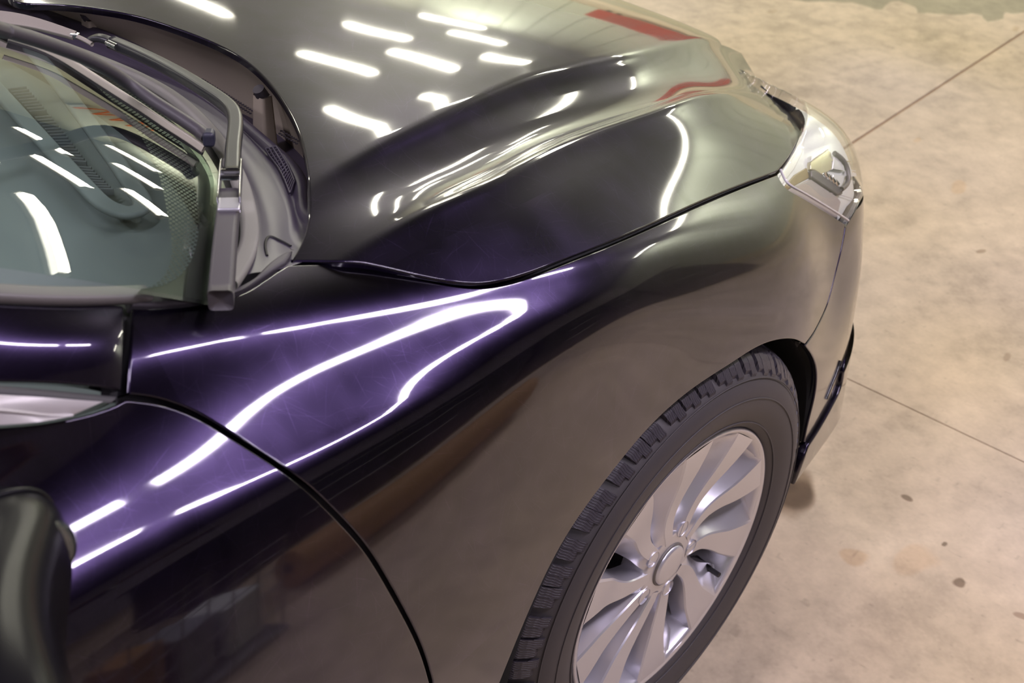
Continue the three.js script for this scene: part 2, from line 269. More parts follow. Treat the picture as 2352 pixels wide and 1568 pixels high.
const sideNet = new Net([
  sx(-1.7, [[0.6600, 1.0400], [0.7550, 1.0200], [0.7900, 1.0000], [0.8080, 0.9720], [0.8240, 0.9480], [0.8440, 0.9310], [0.8660, 0.9140], [0.8850, 0.8950], [0.9090, 0.8200], [0.9280, 0.6600], [0.9280, 0.4300], [0.8900, 0.1500]]),
  sx(-1.25, [[0.6800, 1.0450], [0.7600, 1.0250], [0.7920, 1.0030], [0.8090, 0.9730], [0.8250, 0.9490], [0.8450, 0.9320], [0.8660, 0.9150], [0.8850, 0.8960], [0.9090, 0.8200], [0.9280, 0.6600], [0.9280, 0.4300], [0.8900, 0.1500]]),
  sx(-0.85, [[0.7002, 1.0501], [0.7631, 1.0271], [0.7930, 1.0051], [0.8100, 0.9740], [0.8260, 0.9490], [0.8450, 0.9311], [0.8660, 0.9161], [0.8840, 0.8971], [0.9070, 0.8199], [0.9260, 0.6599], [0.9260, 0.4300], [0.8900, 0.1500]]),
  sx(-0.7, [[0.6790, 1.0296], [0.7445, 1.0055], [0.7819, 0.9826], [0.8029, 0.9568], [0.8219, 0.9363], [0.8428, 0.9192], [0.8639, 0.9046], [0.8819, 0.8875], [0.9040, 0.8053], [0.9220, 0.6504], [0.9220, 0.4301], [0.8890, 0.1500]]),
  sx(-0.55, [[0.6625, 0.9801], [0.7314, 0.9682], [0.7753, 0.9541], [0.7994, 0.9355], [0.8213, 0.9170], [0.8445, 0.9013], [0.8652, 0.8880], [0.8812, 0.8732], [0.9011, 0.7891], [0.9160, 0.6441], [0.9169, 0.4298], [0.8879, 0.1500]]),
  sx(-0.4, [[0.6962, 0.9543], [0.7729, 0.9421], [0.8116, 0.9303], [0.8314, 0.9167], [0.8485, 0.9042], [0.8653, 0.8927], [0.8787, 0.8794], [0.8887, 0.8581], [0.8998, 0.7763], [0.9109, 0.6414], [0.9121, 0.4303], [0.8861, 0.1500]]),
  sx(-0.25, [[0.7336, 0.9366], [0.8070, 0.9208], [0.8434, 0.9056], [0.8586, 0.8943], [0.8704, 0.8838], [0.8807, 0.8727], [0.8883, 0.8575], [0.8943, 0.8308], [0.8992, 0.7587], [0.9081, 0.6386], [0.9089, 0.4297], [0.8839, 0.1500]]),
  sx(-0.1, [[0.7381, 0.9081], [0.7989, 0.8931], [0.8398, 0.8751], [0.8557, 0.8636], [0.8678, 0.8496], [0.8776, 0.8344], [0.8859, 0.8162], [0.8928, 0.7890], [0.8989, 0.7307], [0.9070, 0.6307], [0.9071, 0.4302], [0.8820, 0.1500]]),
  sx(0.1, [[0.7205, 0.8652], [0.7803, 0.8473], [0.8181, 0.8292], [0.8391, 0.8151], [0.8551, 0.8001], [0.8681, 0.7822], [0.8790, 0.7602], [0.8890, 0.7283], [0.8990, 0.6798], [0.9060, 0.5998], [0.9070, 0.4300], [0.8850, 0.1500]]),
  sx(0.3, [[0.6899, 0.8130], [0.7500, 0.7980], [0.7880, 0.7820], [0.8120, 0.7670], [0.8310, 0.7490], [0.8480, 0.7260], [0.8620, 0.7000], [0.8750, 0.6650], [0.8880, 0.6150], [0.8990, 0.5350], [0.9070, 0.4000], [0.9000, 0.1500]]),
  sx(0.45, [[0.6500, 0.7900], [0.7100, 0.7780], [0.7480, 0.7620], [0.7710, 0.7440], [0.7900, 0.7220], [0.8080, 0.6970], [0.8230, 0.6680], [0.8380, 0.6300], [0.8520, 0.5800], [0.8680, 0.5150], [0.8840, 0.4000], [0.8800, 0.1500]]),
  [[0.545, 0.765, 0.63], [0.59, 0.757, 0.68], [0.618, 0.743, 0.71], [0.634, 0.723, 0.734], [0.643, 0.7, 0.752], [0.648, 0.675, 0.766], [0.651, 0.645, 0.777], [0.654, 0.612, 0.785], [0.657, 0.57, 0.793], [0.661, 0.51, 0.801], [0.668, 0.4, 0.806], [0.674, 0.15, 0.828]],
  [[0.62, 0.765, 0.46], [0.66, 0.752, 0.5], [0.685, 0.735, 0.525], [0.705, 0.712, 0.545], [0.72, 0.688, 0.56], [0.733, 0.663, 0.572], [0.746, 0.635, 0.582], [0.756, 0.6, 0.592], [0.764, 0.56, 0.599], [0.772, 0.5, 0.605], [0.78, 0.4, 0.615], [0.782, 0.15, 0.63]],
  [[0.7, 0.755, 0.25], [0.745, 0.742, 0.27], [0.775, 0.724, 0.282], [0.795, 0.7, 0.292], [0.812, 0.675, 0.3], [0.826, 0.652, 0.306], [0.84, 0.622, 0.311], [0.852, 0.588, 0.315], [0.861, 0.55, 0.318], [0.868, 0.495, 0.32], [0.872, 0.4, 0.32], [0.852, 0.15, 0.312]],
  [[0.73, 0.75, 0], [0.775, 0.738, 0], [0.805, 0.72, 0], [0.826, 0.696, 0], [0.843, 0.67, 0], [0.858, 0.647, 0], [0.872, 0.617, 0], [0.885, 0.583, 0], [0.894, 0.545, 0], [0.902, 0.49, 0], [0.906, 0.4, 0], [0.888, 0.15, 0]],
]);
sideNet.flip = true;
// ---------------------------------------------------------------- car: body panels
const car = new THREE.Group(); car.name = 'car'; scene.add(car);
function mesh(name, g, m, parent = car, label) { const o = new THREE.Mesh(g, m); o.name = name; o.castShadow = o.receiveShadow = true; if (label) o.userData.label = label; parent.add(o); return o; }
const n3 = (net, x, y, z) => net.near(V3(x, y, z));
const n3line = (net, pts, step = .02) => smoothPts(pts, step).map(p => net.near(V3(...p)));
const PX = {
  hoodRear: [[40, 7], [120, 11], [200, 18], [300, 35], [400, 65], [500, 105], [560, 140], [600, 175], [650, 240], [680, 300], [697, 370], [705, 450], [701, 510], [685, 560], [661, 601]],
  hoodCut: [[661, 603], [740, 603], [830, 608], [900, 622], [1000, 645], [1060, 654], [1100, 656], [1150, 650], [1200, 637], [1300, 600], [1400, 560], [1500, 517], [1600, 472], [1700, 430], [1787, 397]],
  hoodFront: [[1787, 397], [1815, 362], [1838, 318], [1851, 282], [1853, 256], [1836, 222], [1800, 188], [1750, 152], [1700, 118]],
  cowlEdge: [[300, 703], [380, 702], [470, 692], [530, 678], [580, 655], [620, 628], [657, 605]],
  lampFender: [[1787, 397], [1793, 412], [1803, 427], [1830, 444], [1870, 467], [1910, 491], [1942, 512]],
  bumperCut: [[1943, 514], [1932, 575], [1916, 640], [1898, 705], [1880, 745], [1862, 776], [1848, 794]],
  archF: [[1848, 794], [1835, 786], [1800, 782], [1770, 788], [1740, 800], [1690, 831], [1600, 890], [1500, 976], [1400, 1095], [1300, 1237], [1220, 1398], [1150, 1568]],
  archB: [[1848, 794], [1865, 817], [1874, 842], [1876, 868], [1872, 906], [1860, 957], [1851, 996], [1847, 1018]],
  doorCut: [[288, 911], [357, 920], [446, 950], [513, 988], [580, 1030], [647, 1074], [702, 1116], [767, 1178], [842, 1263], [889, 1338], [935, 1421], [973, 1505], [991, 1566]],
  pillarCut: [[287, 908], [290, 850], [294, 780], [297, 706]],
};
const rev = a => a.slice().reverse();
{ // hood
  const rc = n3(hoodNet, -.345, .985, 0), fc = n3(hoodNet, .80, .72, 0);
  const front = n3line(hoodNet, [[.725, .755, .44], [.77, .75, .33], [.80, .74, .17], [.815, .73, 0]]);
  const poly = [...smoothPts([rc, ...PX.hoodRear.slice(0, 3).map(p => hoodNet.pick(...p))], .01), ...trace(hoodNet, PX.hoodRear.slice(2), 7), ...trace(hoodNet, PX.hoodCut, 7), ...trace(hoodNet, PX.hoodFront, 6), ...front];
  const g = panel(hoodNet, poly, { gap: .0022, lip: .0022, depth: .006, cell: .007, insetAt: (uv, p) => p.z < 1e-3 ? 0 : 1, skipEdge: (uv, p) => p.z < .004 });
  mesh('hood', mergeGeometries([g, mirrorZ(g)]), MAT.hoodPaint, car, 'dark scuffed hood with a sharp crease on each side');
}
const lowerRock = .17;
const fenderPoly = [...trace(sideNet, PX.cowlEdge, 7), ...trace(sideNet, PX.hoodCut.slice(1), 7), ...trace(sideNet, PX.lampFender, 6), ...trace(sideNet, PX.bumperCut, 6), ...trace(sideNet, PX.archF, 7),
  ...n3line(sideNet, [[-.40, .38, .905], [-.418, .30, .895], [-.425, .2, .885]]), n3(sideNet, -.49, .2, .885), ...n3line(sideNet, [[-.497, .3, .9], [-.505, .42, .91], [-.512, .52, .913]]), ...trace(sideNet, rev(PX.doorCut), 7), ...trace(sideNet, PX.pillarCut, 7)];
{
  const g = panel(sideNet, fenderPoly, { gap: .0022, lip: .002, depth: .018, cell: .007 });
  mesh('front_fender', g, MAT.paint); mesh('front_fender', mirrorZ(g), MAT.paint);
  const dp = [...trace(sideNet, PX.doorCut, 7), ...n3line(sideNet, [[-.512, .52, .913], [-.505, .42, .91], [-.497, .3, .9], [-.493, .2, .885]]), n3(sideNet, -1.62, .2, .885), n3(sideNet, -1.62, .6, .917), n3(sideNet, -1.62, 1.0, .80),
    ...n3line(sideNet, [[-1.62, 1.0, .80], [-1.3, 1.008, .80], [-1.05, 1.012, .80]], .03), ...trace(sideNet, [[-60, 978], [0, 974], [60, 970], [110, 964], [160, 955], [210, 943], [262, 925]], 8)];
  const d = panel(sideNet, dp, { gap: .0022, lip: .002, depth: .02, cell: .009 });
  mesh('front_door', d, MAT.paint); mesh('front_door', mirrorZ(d), MAT.paint);
  const lampLow = [[.80, .668, .40], [.775, .648, .50], [.71, .63, .65], [.63, .622, .765]];
  const bp = [...trace(sideNet, [[1943, 516], [1955, 497], [1966, 478]], 6), ...n3line(sideNet, [[.63, .622, .765], [.71, .63, .65], [.775, .648, .50], [.80, .668, .40]], .02), n3(sideNet, .83, .668, .2), n3(sideNet, .845, .668, 0), n3(sideNet, .9, .24, 0),
    ...n3line(sideNet, [[.88, .24, 0], [.86, .24, .3], [.76, .24, .59], [.65, .24, .78]], .03), ...trace(sideNet, [[1931, 880], [1922, 908], [1890, 967], [1850, 1018]], 7), ...trace(sideNet, rev(PX.archB), 6), ...trace(sideNet, rev(PX.bumperCut), 6)];
  const b = panel(sideNet, bp, { gap: .0012, lip: .0018, depth: .007, cell: .009, insetAt: (uv, p) => p.z < 1e-3 ? 0 : 1, skipEdge: (uv, p) => p.z < .004 });
  mesh('front_bumper', mergeGeometries([b, mirrorZ(b)]), MAT.paint);
}
// ---------------------------------------------------------------- helpers for bars, tubes, strips
const v3 = a => Array.isArray(a) ? V3(...a) : a.clone();
// sweep a closed section ([side, up] pairs) along 3D points; w(t) scales the section
function sweep(pts, section, up = V3(0, 1, 0), o = {}) {
  const P = (o.raw ? pts.map(v3) : smoothPts(pts.map(p => v3(p).toArray()), o.step ?? .01).map(p => V3(...p)));
  const n = P.length, m = section.length, pos = [], uv = [], idx = []; let L = 0;
  for (let i = 0; i < n; i++) {
    const t = P[Math.min(n - 1, i + 1)].clone().sub(P[Math.max(0, i - 1)]).normalize(); if (i) L += P[i].distanceTo(P[i - 1]);
    const U = typeof up === 'function' ? up(i / (n - 1), P[i]) : up; const s = t.clone().cross(U).normalize(), u = s.clone().cross(t);
    const k = o.w ? o.w(i / (n - 1)) : [1, 1], ks = Array.isArray(k) ? k : [k, k];
    for (let j = 0; j <= m; j++) { const q = section[j % m]; const p = P[i].clone().addScaledVector(s, q[0] * ks[0]).addScaledVector(u, q[1] * ks[1]); pos.push(p.x, p.y, p.z); uv.push(L, j / m); }
  }
  for (let i = 0; i < n - 1; i++) for (let j = 0; j < m; j++) { const a = i * (m + 1) + j, b = a + m + 1; idx.push(a, b, a + 1, a + 1, b, b + 1); }
  if (!o.open) for (const e of [0, n - 1]) { const c = pos.length / 3; const q = P[e]; pos.push(q.x, q.y, q.z); uv.push(0, 0); for (let j = 0; j < m; j++) { const a = e * (m + 1) + j; e ? idx.push(c, a, a + 1) : idx.push(c, a + 1, a); } }
  const g = new THREE.BufferGeometry(); g.setAttribute('position', new THREE.Float32BufferAttribute(pos, 3)); g.setAttribute('uv', new THREE.Float32BufferAttribute(uv, 2)); g.setIndex(idx);
  if (o.flat) { const f = g.toNonIndexed(); f.computeVertexNormals(); return f; } g.computeVertexNormals(); return g;
}
const circ = (r, n = 12, ry = r) => Array.from({ length: n }, (_, i) => [r * Math.cos(i / n * 2 * Math.PI), ry * Math.sin(i / n * 2 * Math.PI)]);
const rrect = (w, h, r, n = 3) => { const o = []; for (const [sx_, sy_, a0] of [[1, -1, -90], [1, 1, 0], [-1, 1, 90], [-1, -1, 180]]) for (let i = 0; i <= n; i++) { const a = (a0 + 90 * i / n) * Math.PI / 180; o.push([sx_ * (w / 2 - r) + r * Math.cos(a), sy_ * (h / 2 - r) + r * Math.sin(a)]); } return o; };
const wholePoly = (net, a = 0, b = 1, c = 0, d = 1, n = 24) => { const P = []; for (let i = 0; i < n; i++) P.push([net.U * lerp(a, b, i / n), net.V * c]); for (let i = 0; i < n; i++) P.push([net.U * b, net.V * lerp(c, d, i / n)]); for (let i = 0; i < n; i++) P.push([net.U * lerp(b, a, i / n), net.V * d]); for (let i = 0; i < n; i++) P.push([net.U * a, net.V * lerp(d, c, i / n)]); return P.map(p => [clamp(p[0], 1e-4, net.U - 1e-4), clamp(p[1], 1e-4, net.V - 1e-4)]); };
const netMesh = (net, o = {}) => panel(net, wholePoly(net, o.a, o.b, o.c, o.d), Object.assign({ gap: 0, lip: 0, cell: .01 }, o));
const bothSides = g => mergeGeometries([g, mirrorZ(g)]);
// dark ribbon behind a panel gap
function gapRibbon(net, line, w = .012, deep = .014) {
  const A = [], n = line.length; for (let i = 0; i < n; i++) { const f = net.frame(...line[i]), a = net.frame(...line[Math.max(0, i - 1)]).p, b = net.frame(...line[Math.min(n - 1, i + 1)]).p, t = b.sub(a).normalize(), s = f.n.clone().cross(t).normalize(), c = f.p.clone().addScaledVector(f.n, -deep); A.push([c.clone().addScaledVector(s, w), c.clone().addScaledVector(s, -w)]); }
  const pos = [], idx = []; A.forEach(([p, q], i) => { pos.push(p.x, p.y, p.z, q.x, q.y, q.z); if (i) idx.push(2 * i - 2, 2 * i - 1, 2 * i, 2 * i, 2 * i - 1, 2 * i + 1); });
  const g = new THREE.BufferGeometry(); g.setAttribute('position', new THREE.Float32BufferAttribute(pos, 3)); g.setAttribute('uv', new THREE.Float32BufferAttribute(new Float32Array(pos.length / 3 * 2), 2)); g.setIndex(idx); g.computeVertexNormals(); return g;
}
{
  const L = (n, p) => trace(n, p, 10);
  for (const line of [L(sideNet, PX.hoodCut), [...L(sideNet, PX.doorCut), ...n3line(sideNet, [[-.512, .52, .913], [-.505, .42, .91], [-.497, .3, .9], [-.493, .2, .885]])], L(sideNet, PX.bumperCut), L(sideNet, PX.lampFender), [...L(sideNet, PX.pillarCut), ...L(sideNet, [[297, 706], [298, 680], [299, 655]])]]) { const g = gapRibbon(sideNet, line); mesh('panel_gap_seal', g, MAT.black); mesh('panel_gap_seal', mirrorZ(g), MAT.black); }
}
// ---------------------------------------------------------------- windshield
const wsBottom = [[0, -.40, .955], [.13, -.383, .957], [.25, -.373, .96], [.36, -.377, .964], [.465, -.403, .967], [.56, -.443, .967], [.64, -.492, .967], [.70, -.545, .970], [.755, -.62, .984]];
const wsTop = s => [-1.40 - .07 * s * s, 1.42 - .035 * s * s, .58 * s];
const windNet = new Net([0, .06, .15, .3, .5, .75, 1].map(t => wsBottom.map(([z, x, y], i) => { const s = z / .755, T = wsTop(s), b = .022 * t * (1 - t) * 4; return [lerp(x, T[0], t) + b * .4, lerp(y, T[1], t) + b * .9, lerp(z, T[2], t) + b * .5 * s]; })));
windNet.flip = false;
{ const f = windNet.frame(windNet.U * .3, windNet.V * .3); if (f.n.y < 0) windNet.flip = true; }
mesh('windshield', bothSides(netMesh(windNet, { cell: .02 })), MAT.glass, car, 'clear windshield mirroring the ceiling lights');
// point over the glass at a pixel
const onGlass = (u, v, h = 0) => { const f = windNet.frame(...windNet.pick(u, v)), d = pxRay(u, v); return f.p.addScaledVector(d, h / d.dot(f.n)); };
{ // black ceramic border: solid band then dots
  const U = windNet.U, V = windNet.V, inside = 1e-4;
  const W = t => t;
  const innerPx = trace(windNet, [[130, 60], [250, 120], [330, 190], [390, 270], [432, 350], [455, 430], [462, 500], [455, 560], [432, 610], [395, 640], [330, 655]], 8);
  const outerPx = trace(windNet, [[70, 85], [170, 150], [250, 215], [315, 290], [360, 370], [382, 450], [396, 530], [398, 580], [388, 615], [368, 640], [320, 655]], 8);
  const edge = []; for (let i = 0; i <= 40; i++) edge.push([inside, lerp(innerPx[0][1], V - inside, i / 40)]);
  const last = innerPx[innerPx.length - 1]; for (let i = 0; i <= 30; i++) edge.push([lerp(inside, last[0], i / 30), V - inside]);
  const solid = [...edge, ...rev(innerPx)];
  const g = panel(windNet, solid, { gap: 0, lip: 0, cell: .012, lift: -.004 });
  for (const q of [g, mirrorZ(g)]) mesh('windshield_border', q, MAT.gloss, car, 'black printed border of the windshield');
  const S = 32, data = new Uint8Array(S * S * 4); for (let y = 0; y < S; y++) for (let x = 0; x < S; x++) { const a = Math.hypot(x - 8, y - 8), b = Math.hypot(x - 24, y - 24), c = Math.hypot(x - 8, y - 40), d2 = Math.hypot(x - 40, y - 8), e = Math.hypot(x + 8, y - 24), f2 = Math.hypot(x - 24, y + 8); const on = Math.min(a, b, c, d2, e, f2) < 9.2 ? 255 : 0; const k = (y * S + x) * 4; data[k] = data[k + 1] = data[k + 2] = on; data[k + 3] = 255; }
  const dt = new THREE.DataTexture(data, S, S); dt.wrapS = dt.wrapT = THREE.RepeatWrapping; dt.repeat.set(150, 150); dt.magFilter = dt.minFilter = THREE.LinearFilter; dt.needsUpdate = true;
  const dm = std({ color: new THREE.Color().setRGB(.006, .006, .007), roughness: .35, alphaMap: dt, alphaTest: .5 });
  const dg = panel(windNet, [...innerPx, ...rev(outerPx)], { gap: 0, lip: 0, cell: .012, lift: -.0035 });
  for (const q of [dg, mirrorZ(dg)]) mesh('windshield_dot_print', q, dm, car, 'band of small black printed dots on the glass');
}
// ---------------------------------------------------------------- cowl between glass and hood
// ridge lines from pixels at their own heights
const cowlZ = [0, .12, .22, .32, .42, .50, .57, .63, .68, .72];
const fnOf = (arr) => { const zx = splineFn(arr.map(a => [a[2], a[0]])), zy = splineFn(arr.map(a => [a[2], a[1]])); return z => [zx(z), zy(z), z]; };
const ridgeA = fnOf([[-.335, .945, 0], [-.325, .947, .2], ...[[550, 300, .948], [607, 368, .95], [627, 397, .952], [655, 460, .955], [678, 560, .958]].map(([u, v, y]) => hitY(u, v, y).toArray())].sort((a, b) => a[2] - b[2]));
const ridgeB = fnOf([[-.30, .945, 0], [-.285, .947, .2], ...[[478, 204, .948], [550, 264, .95], [604, 311, .952], [675, 377, .955], [703, 478, .957]].map(([u, v, y]) => hitY(u, v, y).toArray())].sort((a, b) => a[2] - b[2]));
const glassEdge = fnOf(wsBottom.map(([z, x, y]) => [x, y, z]));
const cowlNet = new Net([0, .1, .2, .3, .38, .45, .51, .56, .61, .65, .69, .725].map(z => {
  const g = glassEdge(z), a = ridgeA(z), b = ridgeB(z), q = (x, y) => [x, y, z];
  const ax = Math.max(a[0], g[0] + .03), bx = Math.max(b[0], ax + .014);
  return [q(g[0] + .004, g[1] - .012), q(g[0] + .008, g[1] - .002), q(lerp(g[0], ax, .4), lerp(g[1], a[1], .4) - .002), q(lerp(g[0], ax, .75), lerp(g[1], a[1], .75) - .003), q(ax - .004, a[1] - .001), q(ax + .003, a[1] - .002), q(lerp(ax, bx, .5), lerp(a[1], b[1], .5) - .007), q(bx - .003, b[1] - .001), q(bx + .004, b[1] - .003), q(bx + .014, b[1] - .03), q(bx + .03, b[1] - .06), q(bx + .10, b[1] - .075)];
}));
{ const f = cowlNet.frame(cowlNet.U * .5, cowlNet.V * .3); cowlNet.flip = f.n.y < 0; }
const cowlMesh = mesh('cowl_panel', bothSides(netMesh(cowlNet, { cell: .006 })), MAT.cowl, car, 'grey plastic cowl panel below the glass');
{ // slotted vent on the cowl
  const c = [[613, 344], [632, 338], [678, 418], [664, 448]];
  const bars = [], N = 15;
  for (let i = 0; i <= N; i++) { const t = i / N; const a = [lerp(613, 664, t) + 4 * Math.sin(t * Math.PI), lerp(344, 448, t)], b = [lerp(634, 679, t) + 5 * Math.sin(t * Math.PI), lerp(340, 418, t)]; const pa = cowlNet.frame(...cowlNet.pick(...a)), pb = cowlNet.frame(...cowlNet.pick(...b)); bars.push(sweep([pa.p.addScaledVector(pa.n, .0015), pb.p.addScaledVector(pb.n, .0015)], rrect(.0016, .003, .0005, 1), V3(0, 1, 0), { raw: true })); }
  for (const f of [.0, .36, .68, 1]) { const pts = []; for (let i = 0; i <= 8; i++) { const t = i / 8, u = lerp(lerp(613, 664, t) + 4 * Math.sin(t * Math.PI), lerp(634, 679, t) + 5 * Math.sin(t * Math.PI), f), v = lerp(lerp(344, 448, t), lerp(340, 418, t), f); const q = cowlNet.frame(...cowlNet.pick(u, v)); pts.push(q.p.addScaledVector(q.n, .0018)); } bars.push(sweep(pts, rrect(.0018, .003, .0005, 1))); }
  const back = panel(cowlNet, trace(cowlNet, [[613, 344], [634, 340], [663, 378], [679, 418], [664, 448], [644, 398], [613, 344]], 6, true), { gap: 0, lip: 0, cell: .005, lift: .0008 });
  const vent = new THREE.Group(); vent.name = 'cowl_vent'; car.add(vent);
  mesh('vent_opening', back, MAT.black, vent); mesh('vent_bars', mergeGeometries(bars), MAT.cowl, vent);
  // outline of the small access cover
  const loop = smoothPts([[613, 588], [611, 552], [616, 545], [635, 549], [652, 557], [668, 566]], 4).map(p => { const q = cowlNet.frame(...cowlNet.pick(...p)); return q.p.addScaledVector(q.n, .0004); });
  mesh('access_cover_seam', sweep(loop, circ(.0014, 6), V3(0, 1, 0), { raw: true }), MAT.black);
}
// rubber lip along the glass edge
{
  const pts = []; for (let z = 0; z <= .752; z += .02) { const g = glassEdge(z); pts.push([g[0] + .002, g[1] + .005, z]); }
  const lip = sweep(pts, rrect(.017, .011, .004), V3(.3, .95, 0));
  mesh('windshield_seal', bothSides(lip), MAT.lip, car, 'pale worn rubber lip along the glass edge');
}
// well under the hood: dark floor, tan front wall, posts
{
  const well = [], wall = [];
  const wz = [-.72, -.5, -.3, -.1, .1, .3, .4, .5, .58, .64, .68, .72];
  const hx = z => { const s = Math.abs(z); return splineFn([[0, -.345], [.15, -.30], [.33, -.27], [.45, -.30], [.55, -.35], [.65, -.43], [.72, -.51]])(s); };
  const hyE = z => splineFn([[0, .985], [.33, .984], [.55, .978], [.65, .970], [.72, .958]])(Math.abs(z));
  const wallNet = new Net(wz.map(z => { const y = hyE(z); return [[hx(z) + .010, y - .010, z], [hx(z) + .016, y - .020, z], [hx(z) + .026, y - .034, z], [hx(z) + .034, y - .050, z], [hx(z) + .05, .87, z]]; }));
  mesh('hood_seal_wall', netMesh(wallNet, { cell: .015 }), MAT.tan, car);
  const floorNet = new Net(wz.map(z => [[hx(z) - .15, .872, z], [hx(z) - .05, .868, z], [hx(z) + .06, .866, z]]));
  mesh('cowl_well', netMesh(floorNet, { cell: .03 }), MAT.plastic, car);
  for (const [u0, v0, u1, v1] of [[206, 42, 200, 88], [603, 218, 596, 290]]) {
    const top = hitY(u0, v0, .953), bot = top.clone().add(V3(.0, -.075, 0));
    const post = sweep([bot, top], rrect(.024, .02, .005), V3(1, 0, 0), { raw: true, w: t => lerp(1.15, .8, t) });
    const nub = new THREE.CylinderGeometry(.007, .008, .012, 14); nub.rotateZ(.5); nub.translate(top.x - .003, top.y + .004, top.z);
    const g = new THREE.Group(); g.name = 'hood_rest_post'; car.add(g); mesh('post', post, MAT.tan, g); mesh('rest_nub', nub, MAT.plastic, g);
  }
  // little perforated drain strips
  const strip = (a, b, n, y) => { const cells = []; for (let i = 0; i < n; i++) for (let r = 0; r < 2; r++) { const t = (i + .5) / n, p = hitY(lerp(a[0], b[0], t) + r * 4, lerp(a[1], b[1], t) - r * 6, y); const bx = new THREE.BoxGeometry(.0022, .0012, .003); bx.rotateY(.6); bx.translate(p.x, p.y, p.z); cells.push(bx); } mesh('drain_mesh', mergeGeometries(cells), MAT.plastic, car).userData.kind = 'stuff'; };
  strip([436, 172], [578, 262], 26, .905); strip([640, 305], [684, 331], 8, .905);
}
// ---------------------------------------------------------------- pillar, seals, window trim
const pillarNet = new Net([
  [[-.668, .998, .735], [-.695, 1.000, .750], [-.715, .990, .772], [-.735, .972, .793]],
  [[-.70, 1.012, .737], [-.712, 1.010, .750], [-.73, 1.002, .772], [-.748, .982, .792]],
  [[-.79, 1.053, .735], [-.80, 1.051, .745], [-.815, 1.043, .762], [-.828, 1.024, .778]],
  [[-.95, 1.128, .712], [-.958, 1.125, .722], [-.972, 1.113, .738], [-.985, 1.09, .752]],
  [[-1.2, 1.243, .666], [-1.208, 1.24, .676], [-1.222, 1.228, .69], [-1.235, 1.205, .702]],
  [[-1.5, 1.383, .60], [-1.508, 1.38, .61], [-1.522, 1.366, .624], [-1.535, 1.343, .636]]]);
{ const f = pillarNet.frame(pillarNet.U * .5, pillarNet.V * .5); pillarNet.flip = f.n.y < 0; }
{
  const top = [...trace(pillarNet, [[283, 700], [150, 687], [0, 678]], 10)], U = pillarNet.U, V = pillarNet.V;
  const bot = trace(pillarNet, [[0, 879], [100, 888], [200, 898], [272, 906]], 10);
  const poly = [...top, [U * .6, V * .12], [U - 1e-4, V * .12], [U - 1e-4, V - 1e-4], [U * .6, V - 1e-4], ...bot, ...trace(pillarNet, [[280, 904], [283, 850], [286, 780], [286, 705]], 8)];
  const g = panel(pillarNet, poly, { gap: .0005, lip: .0018, depth: .014, cell: .008 });
  mesh('windshield_pillar', g, MAT.paint); mesh('windshield_pillar', mirrorZ(g), MAT.paint);
  // black moulding between the glass and the painted pillar
  const mp = []; for (let i = 0; i <= 30; i++) { const u = lerp(pillarNet.U * .004, pillarNet.U, i / 30), f = pillarNet.frame(u, pillarNet.V * .0); mp.push(f.p.add(V3(.004, .003, -.006))); }
  const ml = sweep(mp, rrect(.017, .010, .004), V3(.3, .9, .3));
  mesh('windshield_moulding', ml, MAT.mould); mesh('windshield_moulding', mirrorZ(ml), MAT.mould);
  // end cap of the cowl beside the fender
  const capTop = [[287, 659], [330, 663], [400, 668], [470, 677], [520, 672], [560, 655], [590, 630], [615, 605], [645, 584], [676, 570]];
  const cap = [...trace(sideNet, capTop, 8), ...trace(sideNet, [[676, 570], [668, 590], [657, 605]], 6, true), ...trace(sideNet, rev(PX.cowlEdge), 8), ...trace(sideNet, [[300, 703], [296, 685], [287, 659]], 6, true)];
  const cg = panel(sideNet, cap, { gap: .0008, lip: .003, depth: .008, cell: .007, lift: .0015 });
  mesh('cowl_end_cap', cg, MAT.plastic); mesh('cowl_end_cap', mirrorZ(cg), MAT.plastic);
  // black window seal and satin trim under the pillar
  const e0 = [], e1 = [], e2 = []; 
  const zt = u => lerp(.785, .80, clamp(u / 270, 0, 1));
  const row = pts => smoothPts(pts, 12);
  const ribbon = (A, B, n, bulge, nrm) => new Net(A.map((a, i) => { const b = B[i]; return [a, [lerp(a[0], b[0], .5) + nrm[0] * bulge, lerp(a[1], b[1], .5) + nrm[1] * bulge, lerp(a[2], b[2], .5) + nrm[2] * bulge], b]; }));
  const sealA = [[-220, 872], [-100, 878], [0, 885], [100, 894], [200, 904], [268, 911]].map(([u, v]) => hitZ(u, v, lerp(.776, .792, clamp((u + 220) / 490, 0, 1))).toArray());
  const sealB = [[-220, 893], [-100, 899], [0, 906], [100, 913], [200, 921], [255, 926]].map(([u, v]) => hitZ(u, v, lerp(.783, .798, clamp((u + 220) / 490, 0, 1))).toArray());
  const sn = ribbon(sealA, sealB, 6, .002, [0, .7, .7]); const sg = netMesh(sn, { cell: .008 });
  mesh('window_seal', sg, MAT.seal); 
  const trA = [[-220, 893], [-100, 899], [0, 906], [100, 912], [180, 918], [238, 922]].map(([u, v]) => hitZ(u, v, lerp(.785, .80, clamp((u + 220) / 460, 0, 1))).toArray());
  const trM = [[-220, 935], [-100, 937], [0, 943], [60, 949], [120, 955], [165, 954]].map(([u, v]) => hitZ(u, v, .801).toArray());
  const trB = [[-220, 985], [-100, 983], [0, 976], [60, 972], [120, 964], [170, 954]].map(([u, v]) => hitZ(u, v, .806).toArray());
  const tn1 = ribbon(trA, trM, 6, .001, [0, .7, .7]), tn2 = ribbon(trM, trB, 6, .0005, [0, .7, .7]);
  mesh('window_trim', mergeGeometries([netMesh(tn1, { cell: .008 }), netMesh(tn2, { cell: .008 })]), MAT.satin, car, 'satin silver trim at the corner of the side window');
